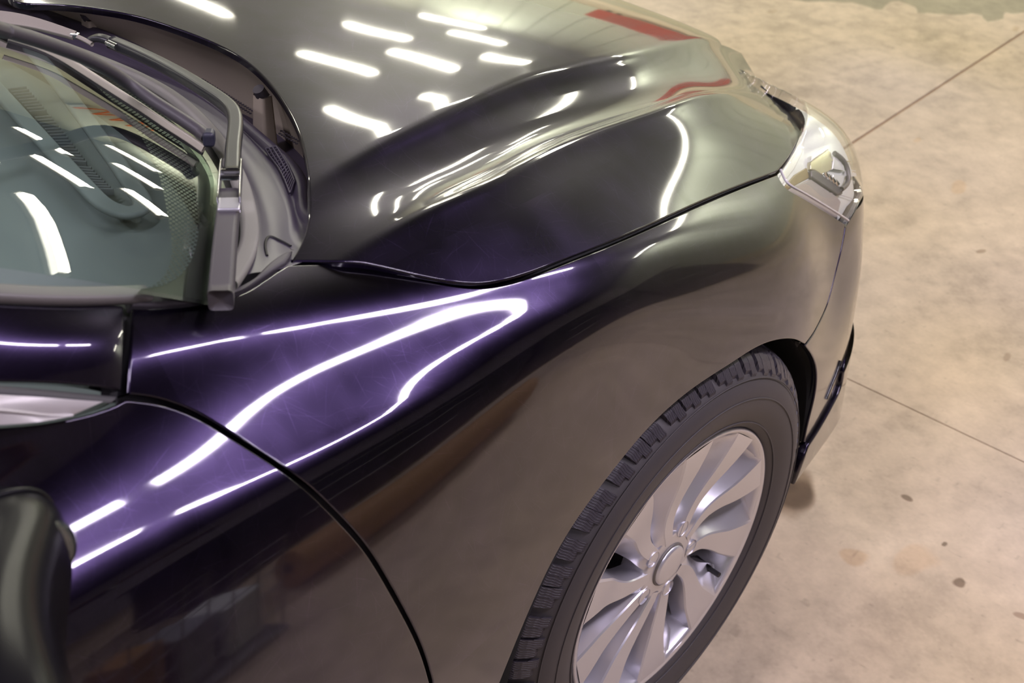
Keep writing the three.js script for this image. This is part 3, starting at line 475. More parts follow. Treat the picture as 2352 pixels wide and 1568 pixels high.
  const trEdge = sweep(trM.slice(0, 6).map(p => V3(...p).add(V3(0, .001, .001))), circ(.0012, 6)); mesh('window_trim_rib', trEdge, MAT.satin);
  // side window
  const win = new Net([[[-.95, 1.085, .765], [-.93, 1.012, .792]], [[-1.2, 1.2, .71], [-1.2, 1.01, .795]], [[-1.5, 1.335, .645], [-1.5, 1.005, .795]]].map(r => [r[0], [lerp(r[0][0], r[1][0], .5), lerp(r[0][1], r[1][1], .5), lerp(r[0][2], r[1][2], .5) + .008], r[1]]));
  const wg = netMesh(win, { cell: .03 }); mesh('side_window', wg, MAT.darkGlass); mesh('side_window', mirrorZ(wg), MAT.darkGlass);
}
// ---------------------------------------------------------------- door mirror
{
  const m = new THREE.Group(); m.name = 'door_mirror'; m.userData.label = 'black gloss door mirror on a short foot'; car.add(m);
  // closed sections from the door skin outwards: z, front x, back x, bottom y, top y
  const secs = [[.862, -.864, -.955, .958, 1.022], [.885, -.861, -.985, .947, 1.034], [.91, -.866, -1.02, .943, 1.040], [.95, -.896, -1.05, .940, 1.052], [1.0, -.928, -1.075, .944, 1.062], [1.05, -.950, -1.085, .950, 1.062], [1.09, -.974, -1.085, .960, 1.054], [1.115, -1.0, -1.08, .975, 1.04], [1.128, -1.03, -1.06, .995, 1.02]];
  const q4 = [0, 1, 2, 3, 4].map(k => splineFn(secs.map((s, i) => [i, s[k]])));
  const pos = [], idx = [], A = 48, B = 48; for (let b = 0; b <= B; b++) { const t = b / B * (secs.length - 1), [z, xf, xb, y0, y1] = q4.map(f => f(t)); for (let a = 0; a <= A; a++) { const th = a / A * 2 * Math.PI, e = .55, cx = Math.sign(Math.cos(th)) * Math.abs(Math.cos(th)) ** e, cy = Math.sign(Math.sin(th)) * Math.abs(Math.sin(th)) ** e; const fx = (xf + xb) / 2 + cx * (xf - xb) / 2, drop = cx > 0 && cy > 0 ? .012 * cx : 0; pos.push(fx, (y0 + y1) / 2 + cy * (y1 - y0) / 2 - drop, z); } }
  for (let b = 0; b < B; b++) for (let a = 0; a < A; a++) { const i = b * (A + 1) + a, j = i + A + 1; idx.push(i, i + 1, j, j, i + 1, j + 1); }
  const g = new THREE.BufferGeometry(); g.setAttribute('position', new THREE.Float32BufferAttribute(pos, 3)); g.setAttribute('uv', new THREE.Float32BufferAttribute(new Float32Array(pos.length / 3 * 2), 2)); g.setIndex(idx); g.computeVertexNormals();
  mesh('mirror_housing', g, MAT.mirrorBlack, m);
  // raised rim and lamp window on the inner end
  const rim = []; for (let i = 0; i <= 30; i++) { const th = lerp(1.75, -.35, i / 30) * Math.PI / 2, e = .55, [z, xf, xb, y0, y1] = secs[1]; const cx = Math.sign(Math.cos(th)) * Math.abs(Math.cos(th)) ** e, cy = Math.sign(Math.sin(th)) * Math.abs(Math.sin(th)) ** e; rim.push(V3((xf + xb) / 2 + cx * (xf - xb) / 2, (y0 + y1) / 2 + cy * (y1 - y0) / 2 - (cx > 0 && cy > 0 ? .012 * cx : 0), z)); }
  mesh('foot_rim', sweep(rim, circ(.003, 8), V3(0, 0, 1), { raw: true }), MAT.mirrorBlack, m);
  const lw = new THREE.SphereGeometry(.02, 24, 14); lw.scale(.75, 1.25, .35); lw.rotateZ(.5); lw.rotateY(.5); lw.translate(-.878, .995, .917); mesh('foot_lamp', lw, MAT.darkGlass, m);
  const mm = m.clone(); mm.name = 'door_mirror_001'; mm.children.forEach(ch => { ch.geometry = mirrorZ(ch.geometry); }); car.add(mm);
}
// ---------------------------------------------------------------- wipers
{
  const w = new THREE.Group(); w.name = 'windshield_wiper'; w.userData.label = 'black wiper with its arm and long blade on the glass'; car.add(w);
  const A = hitY(507, 690, 1.002), Bp = hitY(528, 452, 1.0);
  mesh('arm_head', sweep([A, A.clone().lerp(Bp, .5).add(V3(0, .003, 0)), Bp], rrect(.0205, .020, .004), V3(0, 1, 0), { w: t => [lerp(1, .95, t), lerp(1, .9, t)] }), MAT.plastic, w);
  // hinge clip
  const C1 = hitY(526, 470, 1.013), C2 = hitY(534, 348, 1.004), ax = C2.clone().sub(C1).normalize(), sd = ax.clone().cross(V3(0, 1, 0)).normalize();
  for (const s of [-1, 1]) mesh('hinge_cheek', sweep([C1.clone().addScaledVector(sd, s * .0095), C1.clone().lerp(C2, .5).addScaledVector(sd, s * .0095).add(V3(0, .002, 0)), C1.clone().lerp(C2, .72).addScaledVector(sd, s * .0095)], rrect(.0018, .016, .0006, 1)), MAT.chromeSoft, w);
  const tab = new RoundedBoxGeometry(.02, .004, .022, 3, .0018); tab.rotateY(Math.atan2(ax.x, ax.z)); tab.translate(C1.x, C1.y, C1.z); mesh('hinge_tab', tab, MAT.silver, w);
  const pin = new THREE.CylinderGeometry(.0055, .0055, .019, 16); pin.rotateZ(Math.PI / 2); pin.rotateY(Math.atan2(-sd.z, sd.x)); const pc = C1.clone().lerp(C2, .55); pin.translate(pc.x, pc.y, pc.z); mesh('hinge_pin', pin, MAT.chromeSoft, w);
  const q = [[534, 400, 1.008], [537, 330, 1.003], [541, 290, 1.0], [537, 262, .998], [520, 240, .996], [480, 212, .994], [420, 175, .991], [360, 143, .989], [300, 115, .988], [256, 97, .988]].map(([u, v, y]) => hitY(u, v, y));
  mesh('wiper_arm', sweep(q, rrect(.0155, .013, .004), V3(0, 1, 0), { step: .006 }), MAT.arm, w);
  mesh('arm_tip', sweep([hitY(258, 98, .989), hitY(240, 90, .992), hitY(222, 87, .992), hitY(208, 92, .988)], rrect(.013, .008, .003), V3(0, 1, 0), { step: .004 }), MAT.arm, w);
  const tip = hitY(258, 103, .99); const tp = new THREE.CylinderGeometry(.004, .004, .018, 12); tp.rotateX(Math.PI / 2); tp.translate(tip.x, tip.y, tip.z); mesh('tip_pin', tp, MAT.chromeSoft, w);
  // blade: spoiler beam, rubber holder, rubber
  const beamPx = [[474, 312], [440, 288], [400, 262], [350, 230], [300, 195], [250, 158], [200, 124], [150, 95], [100, 76], [60, 70], [14, 72]];
  const beam = beamPx.map(([u, v]) => onGlass(u, v, .020));
  mesh('blade_spoiler', sweep(beam, circ(.0085, 12, .0065), V3(.35, .92, 0), { w: t => [1 - .3 * Math.abs(t - .45) ** 2, 1] }), MAT.plastic, w);
  const stripPx = [[468, 342], [430, 316], [380, 284], [330, 250], [280, 218], [230, 186], [180, 154], [130, 124], [80, 102], [20, 84]];
  const st = stripPx.map(([u, v]) => onGlass(u, v, .009));
  mesh('blade_rail', sweep(st, rrect(.0045, .008, .0015, 2), V3(.35, .92, 0)), MAT.rail, w);
  mesh('blade_rubber', sweep(stripPx.map(([u, v]) => onGlass(u - 1, v + 7, .003)), rrect(.003, .008, .001, 1), V3(.35, .92, 0)), MAT.rubber, w);
  const ec = onGlass(480, 316, .02), e = new RoundedBoxGeometry(.016, .016, .012, 3, .004); e.rotateY(.8); e.translate(ec.x, ec.y, ec.z); mesh('blade_end_cap', e, MAT.capBlue, w);
  // bracket cheeks
  for (const [u, v, h] of [[210, 108, .03], [226, 108, .034]]) {
    const s = new THREE.Shape(); s.moveTo(-.022, 0); s.lineTo(.022, 0); s.quadraticCurveTo(.02, .018, .004, .02); s.quadraticCurveTo(-.012, .018, -.022, .004); s.closePath();
    const hole = new THREE.Path(); hole.absarc(.002, .009, .0025, 0, Math.PI * 2); s.holes.push(hole);
    const g = new THREE.ExtrudeGeometry(s, { depth: .0016, bevelEnabled: false }); const d = beam[6].clone().sub(beam[5]).normalize(); const zz = d.clone().cross(V3(.35, .92, 0)).normalize(), yy = zz.clone().cross(d);
    g.applyMatrix4(new THREE.Matrix4().makeBasis(d.clone().negate(), yy, zz.clone().negate())); const p = onGlass(u, v + 10, h - .012); g.translate(p.x, p.y, p.z); mesh('bracket_cheek', g, MAT.arm, w);
  }
  for (const [u, v] of [[388, 240], [336, 152], [337, 163]]) { const s = new THREE.SphereGeometry(.0022, 8, 6), p = u > 350 ? onGlass(u, v, .03) : hitY(u, v, .98); s.translate(p.x, p.y, p.z); }
  // the other wiper's arm
  const w2 = new THREE.Group(); w2.name = 'windshield_wiper_001'; w2.userData.label = 'pale wiper arm of the far wiper'; car.add(w2);
  const q2 = [[-160, 50, 1.0], [-60, 42, 1.003], [0, 42, 1.003], [50, 48, 1.0], [100, 60, .996], [140, 72, .993], [172, 82, .991]].map(([u, v, y]) => hitY(u, v, y));
  mesh('wiper_arm', sweep(q2, rrect(.024, .006, .002), V3(-.2, .8, .5), { step: .008, w: t => [lerp(1.1, .45, t), 1] }), MAT.armPale, w2);
  mesh('arm_rod', sweep([q2[6], hitY(190, 90, .99), hitY(212, 102, .988)], circ(.0028, 8), V3(0, 1, 0), { step: .005 }), MAT.armPale, w2);
  const cl = new RoundedBoxGeometry(.008, .006, .01, 2, .001); cl.rotateY(.6); cl.translate(q2[6].x, q2[6].y, q2[6].z); mesh('rod_clamp', cl, MAT.chromeSoft, w2);
}
// ---------------------------------------------------------------- interior seen through the glass
{
  const dash = new THREE.Group(); dash.name = 'dashboard'; dash.userData.label = 'grey textured dashboard under the windshield'; car.add(dash);
  const dn = new Net([-.74, -.68, -.5, -.25, 0, .25, .5, .68, .74].map(z => { const s = Math.abs(z) / .74, x0 = -.41 - .2 * s * s * s; return [[x0, .93 + .015 * s * s, z], [x0 - .1, .928, z], [lerp(x0, -1.15, .45), .942, z], [-1.05, .945, z], [-1.16, .93, z], [-1.2, .86, z], [-1.2, .7, z]]; }));
  { const f = dn.frame(dn.U * .5, dn.V * .3); dn.flip = f.n.y < 0; }
  mesh('dash_top', netMesh(dn, { cell: .02 }), MAT.dash, dash);
  // defroster grille: raised frame with slats
  const onD = (u, v, h = 0) => hitY(u, v, .945 + h);
  const L0 = [[-60, 160], [10, 232], [60, 285], [110, 340], [160, 395], [205, 440], [240, 470]], L1 = [[60, 150], [110, 205], [160, 262], [205, 320], [245, 375], [278, 425], [300, 455]];
  const fr = [...L0, [270, 484], [305, 488], [330, 478], [322, 455], [300, 420], ...rev(L1).slice(1)];
  const frame = smoothPts([[-60, 150], [10, 225], [60, 280], [110, 335], [160, 390], [205, 438], [240, 470], [272, 485], [308, 487], [328, 474], [318, 448], [290, 405], [250, 348], [205, 285], [160, 225], [115, 165], [70, 110]], 8).map(p => onD(p[0], p[1], .006));
  mesh('vent_frame', sweep(frame, rrect(.019, .007, .003), V3(0, 1, 0), { raw: true }), MAT.dash, dash);
  const pit = [[20, 210], [60, 252], [110, 310], [150, 355], [190, 400], [230, 440]], pit2 = [[62, 205], [105, 255], [150, 312], [190, 365], [230, 412], [268, 446]];
  const P0 = smoothPts(pit, 9), P1 = smoothPts(pit2, 9), n = Math.min(P0.length, P1.length);
  const base = new Net(P0.slice(0, n).map((p, i) => [onD(...p, -.006).toArray(), onD(lerp(p[0], P1[i][0], .5), lerp(p[1], P1[i][1], .5), -.006).toArray(), onD(...P1[i], -.006).toArray()]));
  mesh('vent_pit', netMesh(base, { cell: .01 }), MAT.black, dash);
  for (let i = 0; i < 34; i++) { const t = i / 33, a = P0[Math.round(t * (n - 1))], b = P1[Math.round(t * (n - 1))]; mesh('vent_slat', sweep([onD(...a, .001), onD(...b, .001)], rrect(.0022, .008, .0008, 1), V3(0, 1, 0), { raw: true }), MAT.dashDark, dash); }
  // front seats
  for (const s of [-1, 1]) { const seat = new THREE.Group(); seat.name = s < 0 ? 'front_seat_001' : 'front_seat'; car.add(seat);
    const cu = new RoundedBoxGeometry(.5, .16, .5, 4, .06); cu.translate(-1.62, .48, s * .37); mesh('seat_cushion', cu, MAT.seatCloth, seat);
    const bk = new RoundedBoxGeometry(.15, .62, .48, 4, .06); bk.rotateZ(.25); bk.translate(-1.95, .82, s * .37); mesh('seat_back', bk, MAT.seatCloth, seat);
    const hd = new RoundedBoxGeometry(.09, .17, .26, 4, .04); hd.rotateZ(.15); hd.translate(-2.05, 1.2, s * .37); mesh('head_rest', hd, MAT.seatCloth, seat); }
  const roof = new Net([-1.42, -1.6, -1.95].map((x, i) => [-.60, -.3, 0, .3, .60].map(z => [x - .07 * (z / .6) ** 2, 1.425 + .012 * i - .05 * (z / .6) ** 2, z]))); mesh('roof', panel(roof, wholePoly(roof), { gap: 0, lip: .003, depth: .02, cell: .03 }), MAT.paint);
}
// ---------------------------------------------------------------- headlamp
{
  const lamp = new THREE.Group(); lamp.name = 'headlamp'; lamp.userData.label = 'clear headlamp with bright reflector at the front corner'; car.add(lamp);
  const hoodSide = trace(sideNet, PX.hoodFront, 6), fendSide = trace(sideNet, PX.lampFender, 6);
  const low = n3line(sideNet, [[.63, .622, .765], [.71, .63, .65], [.775, .648, .50], [.80, .668, .40]], .02);
  const poly = [...hoodSide, ...n3line(sideNet, [[.70, .755, .46], [.755, .725, .41], [.80, .668, .40]], .02), ...rev(low), ...trace(sideNet, [[1966, 478], [1955, 497], [1943, 514]], 6), ...rev(fendSide)];
  const lens = panel(sideNet, poly, { gap: .0015, lip: .004, depth: .02, cell: .008, lift: .001 });
  mesh('lamp_lens', lens, MAT.lens, lamp);
  mesh('lamp_housing', panel(sideNet, poly, { gap: .003, lip: 0, cell: .010, lift: -.0145 }), MAT.lampInner, lamp);
  // bezels and reflectors just under the lens
  const pz = (pts, lift, m, name, o = {}) => mesh(name, panel(sideNet, trace(sideNet, [...pts, pts[0]], 5, true), Object.assign({ gap: 0, lip: .002, depth: .008, cell: .005, lift }, o)), m, lamp);
  pz([[1800, 408], [1816, 372], [1838, 332], [1852, 292], [1862, 300], [1858, 340], [1842, 378], [1815, 412]], -.013, MAT.reflector, 'reflector_shelf');
  pz([[1812, 424], [1842, 392], [1870, 376], [1876, 402], [1826, 426]], -.012, MAT.shadowBrown, 'shadow_wedge');  // dark brown wedge paints in the shadow inside the lamp
  pz([[1814, 430], [1826, 427], [1878, 405], [1938, 448], [1948, 462], [1938, 502], [1900, 481], [1850, 452]], -.011, MAT.bezel, 'side_bezel');
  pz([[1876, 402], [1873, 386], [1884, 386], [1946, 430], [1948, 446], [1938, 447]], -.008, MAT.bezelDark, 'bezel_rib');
  pz([[1874, 384], [1872, 366], [1913, 336], [1922, 346], [1924, 384], [1902, 398], [1884, 386]], -.009, MAT.reflectorWarm, 'reflector_block');
  pz([[1872, 366], [1872, 352], [1904, 328], [1914, 336]], -.007, MAT.reflector, 'reflector_brow');
  pz([[1926, 352], [1944, 368], [1953, 392], [1950, 418], [1940, 428], [1926, 412], [1922, 384]], -.008, MAT.reflector, 'lamp_bowl');
  for (let i = 0; i < 4; i++) { const a = sideNet.frame(...sideNet.pick(1902 + i * 8, 394 + i * 6)), b2 = sideNet.frame(...sideNet.pick(1910 + i * 8, 404 + i * 6)); mesh('bulb_fin', sweep([a.p.addScaledVector(a.n, -.006), b2.p.addScaledVector(b2.n, -.006)], rrect(.003, .006, .001, 1), V3(0, 1, 0), { raw: true }), MAT.chrome, lamp); }
  const bowlRim = smoothPts([[1924, 348], [1945, 366], [1956, 394], [1952, 424], [1941, 433]], 5).map(p => { const f = sideNet.frame(...sideNet.pick(...p)); return f.p.addScaledVector(f.n, -.006); });
  mesh('bowl_rim', sweep(bowlRim, circ(.004, 8), V3(0, 1, 0), { raw: true }), MAT.bezelDark, lamp);
  const edge = smoothPts(PX.lampFender, 8).map(p => { const f = sideNet.frame(...sideNet.pick(p[0] + 5, p[1] - 6)); return f.p.addScaledVector(f.n, .001); });
  mesh('lens_edge', sweep(edge, circ(.0020, 8), V3(0, 1, 0), { raw: true }), MAT.lensEdge, lamp);
  const l2 = lamp.clone(); l2.name = 'headlamp_001'; l2.userData = { label: 'far headlamp hidden behind the hood' }; l2.children.forEach(ch => { const g = ch.geometry; ch.geometry = mirrorZ(g.index ? g : (g.setIndex(Array.from({ length: g.attributes.position.count }, (_, i) => i)), g)); }); car.add(l2);
}
// ---------------------------------------------------------------- bumper lip, grille closure, wheel housing
{
  const up = trace(sideNet, [[1848, 1020], [1855, 1010], [1881, 969], [1906, 924], [1924, 883], [1930, 850]], 7), lowPx = trace(sideNet, [[1813, 1113], [1840, 1076], [1880, 1022], [1915, 970], [1928, 945]], 7);
  const f1 = n3line(sideNet, [[.665, .38, .80], [.76, .30, .62], [.86, .27, .31], [.89, .27, 0]], .03), f0 = n3line(sideNet, [[.888, .16, 0], [.852, .16, .31], [.755, .17, .59], [.65, .19, .775]], .03);
  const g = panel(sideNet, [...up, ...f1, ...f0, ...rev(lowPx)], { gap: 0, lip: .004, depth: .010, cell: .01, lift: .007, insetAt: (uv, p) => p.z < 1e-3 ? 0 : 1, skipEdge: (uv, p) => p.z < .004 });
  mesh('bumper_lip', bothSides(g), MAT.paint, car, 'painted lip along the bottom of the bumper');
  const fin = smoothPts([[1896, 916], [1910, 880], [1922, 850], [1929, 828]], 6).map(p => { const f = sideNet.frame(...sideNet.pick(...p)); return f.p.addScaledVector(f.n, .001); });
  mesh('bumper_crease', sweep(fin, circ(.0022, 6), V3(0, 1, 0), { raw: true }), MAT.gloss);
  // grille face between the headlamps
  const gr = new Net([[.60, .80], [.68, .80], [.715, .775]].map(([y, x]) => [-.42, -.2, 0, .2, .42].map(z => [x - .05 * (z / .42) ** 2 + .02, y, z])));
  mesh('grille', netMesh(gr, { cell: .02 }), MAT.gloss);
  // arch liner
  const pos = [], idx = [], A = 60, zs = [.897, .87, .80, .70, .60, .55]; for (let i = 0; i <= A; i++) { const a = lerp(-24, 205, i / A) * Math.PI / 180; zs.forEach((z, j) => { const r = .372 - (j === 0 ? .012 : 0) + .006 * Math.sin(a * 14) * (j > 1 ? 1 : 0) * .4; pos.push(-.005 + r * Math.cos(a), .325 + r * Math.sin(a), z); }); }
  for (let i = 0; i < A; i++) for (let j = 0; j < zs.length - 1; j++) { const a = i * zs.length + j, b = a + zs.length; idx.push(a, b, a + 1, a + 1, b, b + 1); }
  const lg = new THREE.BufferGeometry(); lg.setAttribute('position', new THREE.Float32BufferAttribute(pos, 3)); lg.setAttribute('uv', new THREE.Float32BufferAttribute(new Float32Array(pos.length / 3 * 2), 2)); lg.setIndex(idx); lg.computeVertexNormals();
  const back = new THREE.CircleGeometry(.40, 40); back.translate(0, .33, .55);
  const flap = sweep([V3(.345, .205, .60), V3(.352, .20, .87)], rrect(.03, .05, .008), V3(0, 1, 0), { raw: true });
  const clip = sweep(smoothPts([[1828, 1012], [1838, 1016], [1848, 1024]], 4).map(p => hitZ(p[0], p[1], .88)), circ(.006, 8), V3(0, 1, 0), { raw: true });
  mesh('wheel_arch_liner', mergeGeometries([lg, back, flap].map(g => { const h = g.clone(); return h; })), MAT.liner);
  mesh('wheel_arch_liner', mirrorZ(mergeGeometries([lg, back])), MAT.liner); mesh('liner_clip', clip, MAT.gloss);
  { // turned-in edge of the arch
    const lip = pts => { const pos = [], idx = []; pts.forEach((uv, i) => { const p = sideNet.frame(...uv).p; for (const [dz, dy] of [[-.004, 0], [-.03, .002], [-.07, .004]]) pos.push(p.x, p.y + dy, p.z + dz); if (i) { const a = 3 * i - 3; for (let j = 0; j < 2; j++) idx.push(a + j, a + j + 1, a + j + 3, a + j + 3, a + j + 1, a + j + 4); } }); const g = new THREE.BufferGeometry(); g.setAttribute('position', new THREE.Float32BufferAttribute(pos, 3)); g.setAttribute('uv', new THREE.Float32BufferAttribute(new Float32Array(pos.length / 3 * 2), 2)); g.setIndex(idx); g.computeVertexNormals(); return g; };
    for (const l of [[...trace(sideNet, PX.archF, 8), ...n3line(sideNet, [[-.40, .38, .905], [-.418, .30, .895], [-.425, .2, .885]])], trace(sideNet, PX.archB, 6)]) { const g = lip(l); mesh('arch_flange', g, MAT.liner); mesh('arch_flange', mirrorZ(g), MAT.liner); }
  }
  const under = new THREE.BoxGeometry(2.3, .12, 1.1); under.translate(-.55, .26, 0); mesh('underbody', under, MAT.underSteel);
  const sill = new THREE.BoxGeometry(1.2, .12, 1.7); sill.translate(-1.1, .25, 0); mesh('sill_floor', sill, MAT.underSteel);
  const bay = new THREE.BoxGeometry(1.0, .45, 1.08); bay.translate(.1, .52, 0); mesh('engine_bay', bay, MAT.underSteel);
  const fire = new THREE.BoxGeometry(.04, .55, 1.40); fire.translate(-.47, .58, 0); mesh('firewall', fire, MAT.underSteel);
  const ped = new THREE.BoxGeometry(.8, .5, 1.36); ped.translate(-.95, .45, 0); mesh('cabin_floor', ped, MAT.carpet);
}
// ---------------------------------------------------------------- front wheel
{
  const wheel = new THREE.Group(); wheel.name = 'front_wheel'; wheel.userData.label = 'silver ten-spoke alloy wheel with a worn studded tyre'; car.add(wheel);
  const WC = V3(.0028, .3242, .9019); wheel.position.copy(WC); wheel.rotation.y = -.037;
  const lathe = (pts, seg = 96) => { const g = new THREE.LatheGeometry(pts.map(([r, z]) => new THREE.Vector2(r, z)), seg); g.rotateX(Math.PI / 2); return g; };
  const flatten = g => { const p = g.attributes.position; for (let i = 0; i < p.count; i++) if (p.getY(i) < -.3222) p.setY(i, -.3222); return g; };
  const sm = smoothPts([[.2175, -.006], [.222, .001], [.232, .006], [.250, .0115], [.268, .013], [.285, .0100], [.298, .0025], [.307, -.007], [.314, -.017], [.320, -.030], [.3225, -.05], [.324, -.09], [.324, -.15], [.318, -.19], [.295, -.215], [.25, -.215], [.2175, -.195]], .004);
  const tyre = lathe(sm, 120);
  mesh('tyre', flatten(tyre), MAT.tyre, wheel);
  for (const [r, z, w] of [[.2305, .0062, .0012], [.2705, .0133, .001], [.2975, .0058, .0009]]) { const t = new THREE.TorusGeometry(r, w, 6, 110); t.translate(0, 0, z); mesh('sidewall_rib', flatten(t), MAT.tyre, wheel); }
  // tread blocks: shoulder row and two inner rows
  const block = (zr, a, h, skew, seed_) => { const n = zr.length, pos = [], idx = []; const V = (r, ang, z) => { pos.push(r * Math.cos(ang), r * Math.sin(ang), z); };
    zr.forEach(([r, z], i) => { const sk = skew * (i / (n - 1) - .5); V(r, -a + sk, z); V(r, a + sk, z); V(r - h, a + sk, z); V(r - h, -a + sk, z); });
    for (let i = 0; i < n - 1; i++) for (let j = 0; j < 4; j++) { const p = i * 4 + j, q = i * 4 + (j + 1) % 4; idx.push(p, q, p + 4, q, q + 4, p + 4); }
    idx.push(0, 2, 1, 0, 3, 2); const e = (n - 1) * 4; idx.push(e, e + 1, e + 2, e, e + 2, e + 3);
    const g = new THREE.BufferGeometry(); g.setAttribute('position', new THREE.Float32BufferAttribute(pos, 3)); g.setIndex(idx); const f = g.toNonIndexed(), fp = f.attributes.position, uv = []; for (let i = 0; i < fp.count; i++) uv.push(Math.atan2(fp.getY(i), fp.getX(i)) * .33, fp.getZ(i)); f.setAttribute('uv', new THREE.Float32BufferAttribute(uv, 2)); f.computeVertexNormals(); return f; };
  const N = 56, da = 2 * Math.PI / N;
  const shP = [[.3030, .0022], [.3105, -.0030], [.3180, -.0085], [.3240, -.0155], [.3285, -.0245], [.3310, -.035], [.3322, -.047]];
  const shP2 = [[.3075, -.0012], [.3160, -.0072], [.3230, -.0145], [.3283, -.0243], [.3310, -.035], [.3322, -.047]];
  const sh = [block(shP, da * .20, .009, .03), block(shP2, da * .19, .009, .03)];
  const mid = [0, 1].map(k => block([[.3328, -.053], [.3335, -.068], [.3338, -.086]], da * (k ? .36 : .40), .010, -.09));
  const inn = block([[.3338, -.093], [.3338, -.112], [.3335, -.132]], da * .38, .010, .09);
  const tilt = (g, a) => { const m = g.clone(); m.rotateZ(a); return flatten(m); };
  for (let i = 0; i < N; i++) { const a = i * da + .012 * Math.sin(i * 2.3); mesh('tread_block', tilt(sh[0], a - da * .22), MAT.tread, wheel); mesh('tread_block', tilt(sh[1], a + da * .205), MAT.tread, wheel); mesh('tread_block', tilt(mid[i % 2], a + da * .35), MAT.tread, wheel); mesh('tread_block', tilt(inn, a), MAT.tread, wheel); }
  // rim
  mesh('rim', lathe([[.2182, -.008], [.2186, -.002], [.2170, .0012], [.2145, .0014], [.2110, -.0006], [.2070, -.0022], [.2045, -.006], [.2025, -.016], [.198, -.045], [.193, -.09], [.190, -.16], [.205, -.19]], 128), MAT.silver, wheel);
  const spokeG = k => {
    const parts = [], R = 22, alt = k % 2;
    const face = r => -.0008 - .011 * (1 - sstep(.07, .205, r)) - .003 * Math.sin(Math.PI * clamp((r - .06) / .15, 0, 1));
    const sw = r => (alt ? 13 : 9) * (1 - sstep(.055, .165, r));
    const w1 = r => lerp(19, lerp(15, 18, sstep(.12, .21, r)), sstep(.045, .10, r));
    const w2 = r => lerp(17, lerp(8.5, alt ? 11 : 13, sstep(.1, .205, r)), sstep(.05, .09, r));
    const fd = r => lerp(.004, .026, sstep(.055, .11, r)) * (1 - sstep(.2005, .2095, r));
    const pt = (r, a, z) => [r * Math.cos(a * Math.PI / 180), r * Math.sin(a * Math.PI / 180), z];
    const strip = (fa, fb, n) => { const pos = [], idx = []; for (let i = 0; i <= R; i++) { const r = lerp(.046, .2105, i / R); const A = fa(r), B = fb(r); for (let j = 0; j <= n; j++) { const t = j / n; pos.push(...[0, 1, 2].map(c => lerp(A[c], B[c], t))); } } for (let i = 0; i < R; i++) for (let j = 0; j < n; j++) { const a = i * (n + 1) + j, b = a + n + 1; idx.push(a, a + 1, b, b, a + 1, b + 1); } const g = new THREE.BufferGeometry(); g.setAttribute('position', new THREE.Float32BufferAttribute(pos, 3)); g.setAttribute('uv', new THREE.Float32BufferAttribute(new Float32Array(pos.length / 3 * 2), 2)); g.setIndex(idx); g.computeVertexNormals(); return g; };
    const E0 = r => pt(r, sw(r) - w1(r), face(r) - .034), E1 = r => pt(r, sw(r) - w1(r), face(r) - .0025), E1b = r => pt(r, sw(r) - w1(r) + .9, face(r) - .0002), E2 = r => pt(r, sw(r) - .5, face(r) + .0008), E2b = r => pt(r, sw(r) + .6, face(r) - fd(r) * .05), E3 = r => pt(r, sw(r) + w2(r), face(r) - fd(r)), E4 = r => pt(r, sw(r) + w2(r) - .5, face(r) - fd(r) - .018);
    parts.push(strip(E0, E1, 1), strip(E1, E1b, 1), strip(E1b, E2, 3), strip(E2, E2b, 1), strip(E2b, E3, 3), strip(E3, E4, 1));
    return mergeGeometries(parts);
  };
  const sg = [spokeG(0), spokeG(1)];
  for (let k = 0; k < 10; k++) { const g = sg[k % 2].clone(); g.rotateZ((60 + 36 * k) * Math.PI / 180); mesh('spoke', g, MAT.silver, wheel); }
  mesh('hub_face', lathe([[.0, -.012], [.05, -.0122], [.056, -.0135], [.06, -.02], [.062, -.05]], 64), MAT.silver, wheel);
  mesh('hub_cap', lathe([[0, -.0045], [.018, -.0048], [.027, -.0056], [.0305, -.0075], [.0315, -.0105]], 48), MAT.silver, wheel);
  mesh('hub_cap_groove', lathe([[.0318, -.0095], [.0335, -.0098], [.0345, -.0118]], 48), MAT.bezelDark, wheel);
  for (let k = 0; k < 5; k++) { const a = (66 + 72 * k) * Math.PI / 180; const x = .0565 * Math.cos(a), y = .0565 * Math.sin(a); const cup = new THREE.CylinderGeometry(.0125, .0115, .03, 20, 1, true); cup.rotateX(Math.PI / 2); cup.translate(x, y, -.026); mesh('lug_recess', cup, MAT.silver, wheel); const nut = new THREE.CylinderGeometry(.0080, .0095, .016, 6); nut.rotateX(Math.PI / 2); nut.translate(x, y, -.027); mesh('lug_nut', nut, MAT.chromeSoft, wheel); }
  const va = -39 * Math.PI / 180, vp = (r, z) => V3(r * Math.cos(va), r * Math.sin(va), z);
  mesh('valve_stem', sweep([vp(.192, -.05), vp(.188, -.033), vp(.186, -.02)], circ(.0065, 10), V3(0, 1, 0), { w: t => lerp(1.1, .75, t) }), MAT.black, wheel);
  mesh('valve_cap', sweep([vp(.186, -.022), vp(.184, -.002)], circ(.0042, 10), V3(0, 1, 0), { raw: true }), MAT.black, wheel);
  mesh('brake_disc', lathe([[.05, -.075], [.075, -.068], [.14, -.068], [.142, -.09], [.06, -.092]], 64), MAT.disc, wheel);
  const cal = new RoundedBoxGeometry(.10, .07, .06, 4, .015); cal.rotateZ(2.3); cal.translate(-.095, .095, -.085); mesh('brake_caliper', cal, MAT.rust, wheel);
  const cal2 = new RoundedBoxGeometry(.05, .05, .03, 4, .01); cal2.rotateZ(1.9); cal2.translate(-.05, .15, -.06); mesh('caliper_bolt', cal2, MAT.redRust, wheel);
  const knu = sweep([V3(-.16, .02, -.07), V3(-.13, .10, -.075), V3(-.12, .16, -.08)], circ(.012, 8)); mesh('brake_hose', knu, MAT.olive, wheel);
  const w2 = new THREE.Group(); w2.name = 'front_wheel_001'; w2.userData.label = 'far front wheel hidden by the car body';
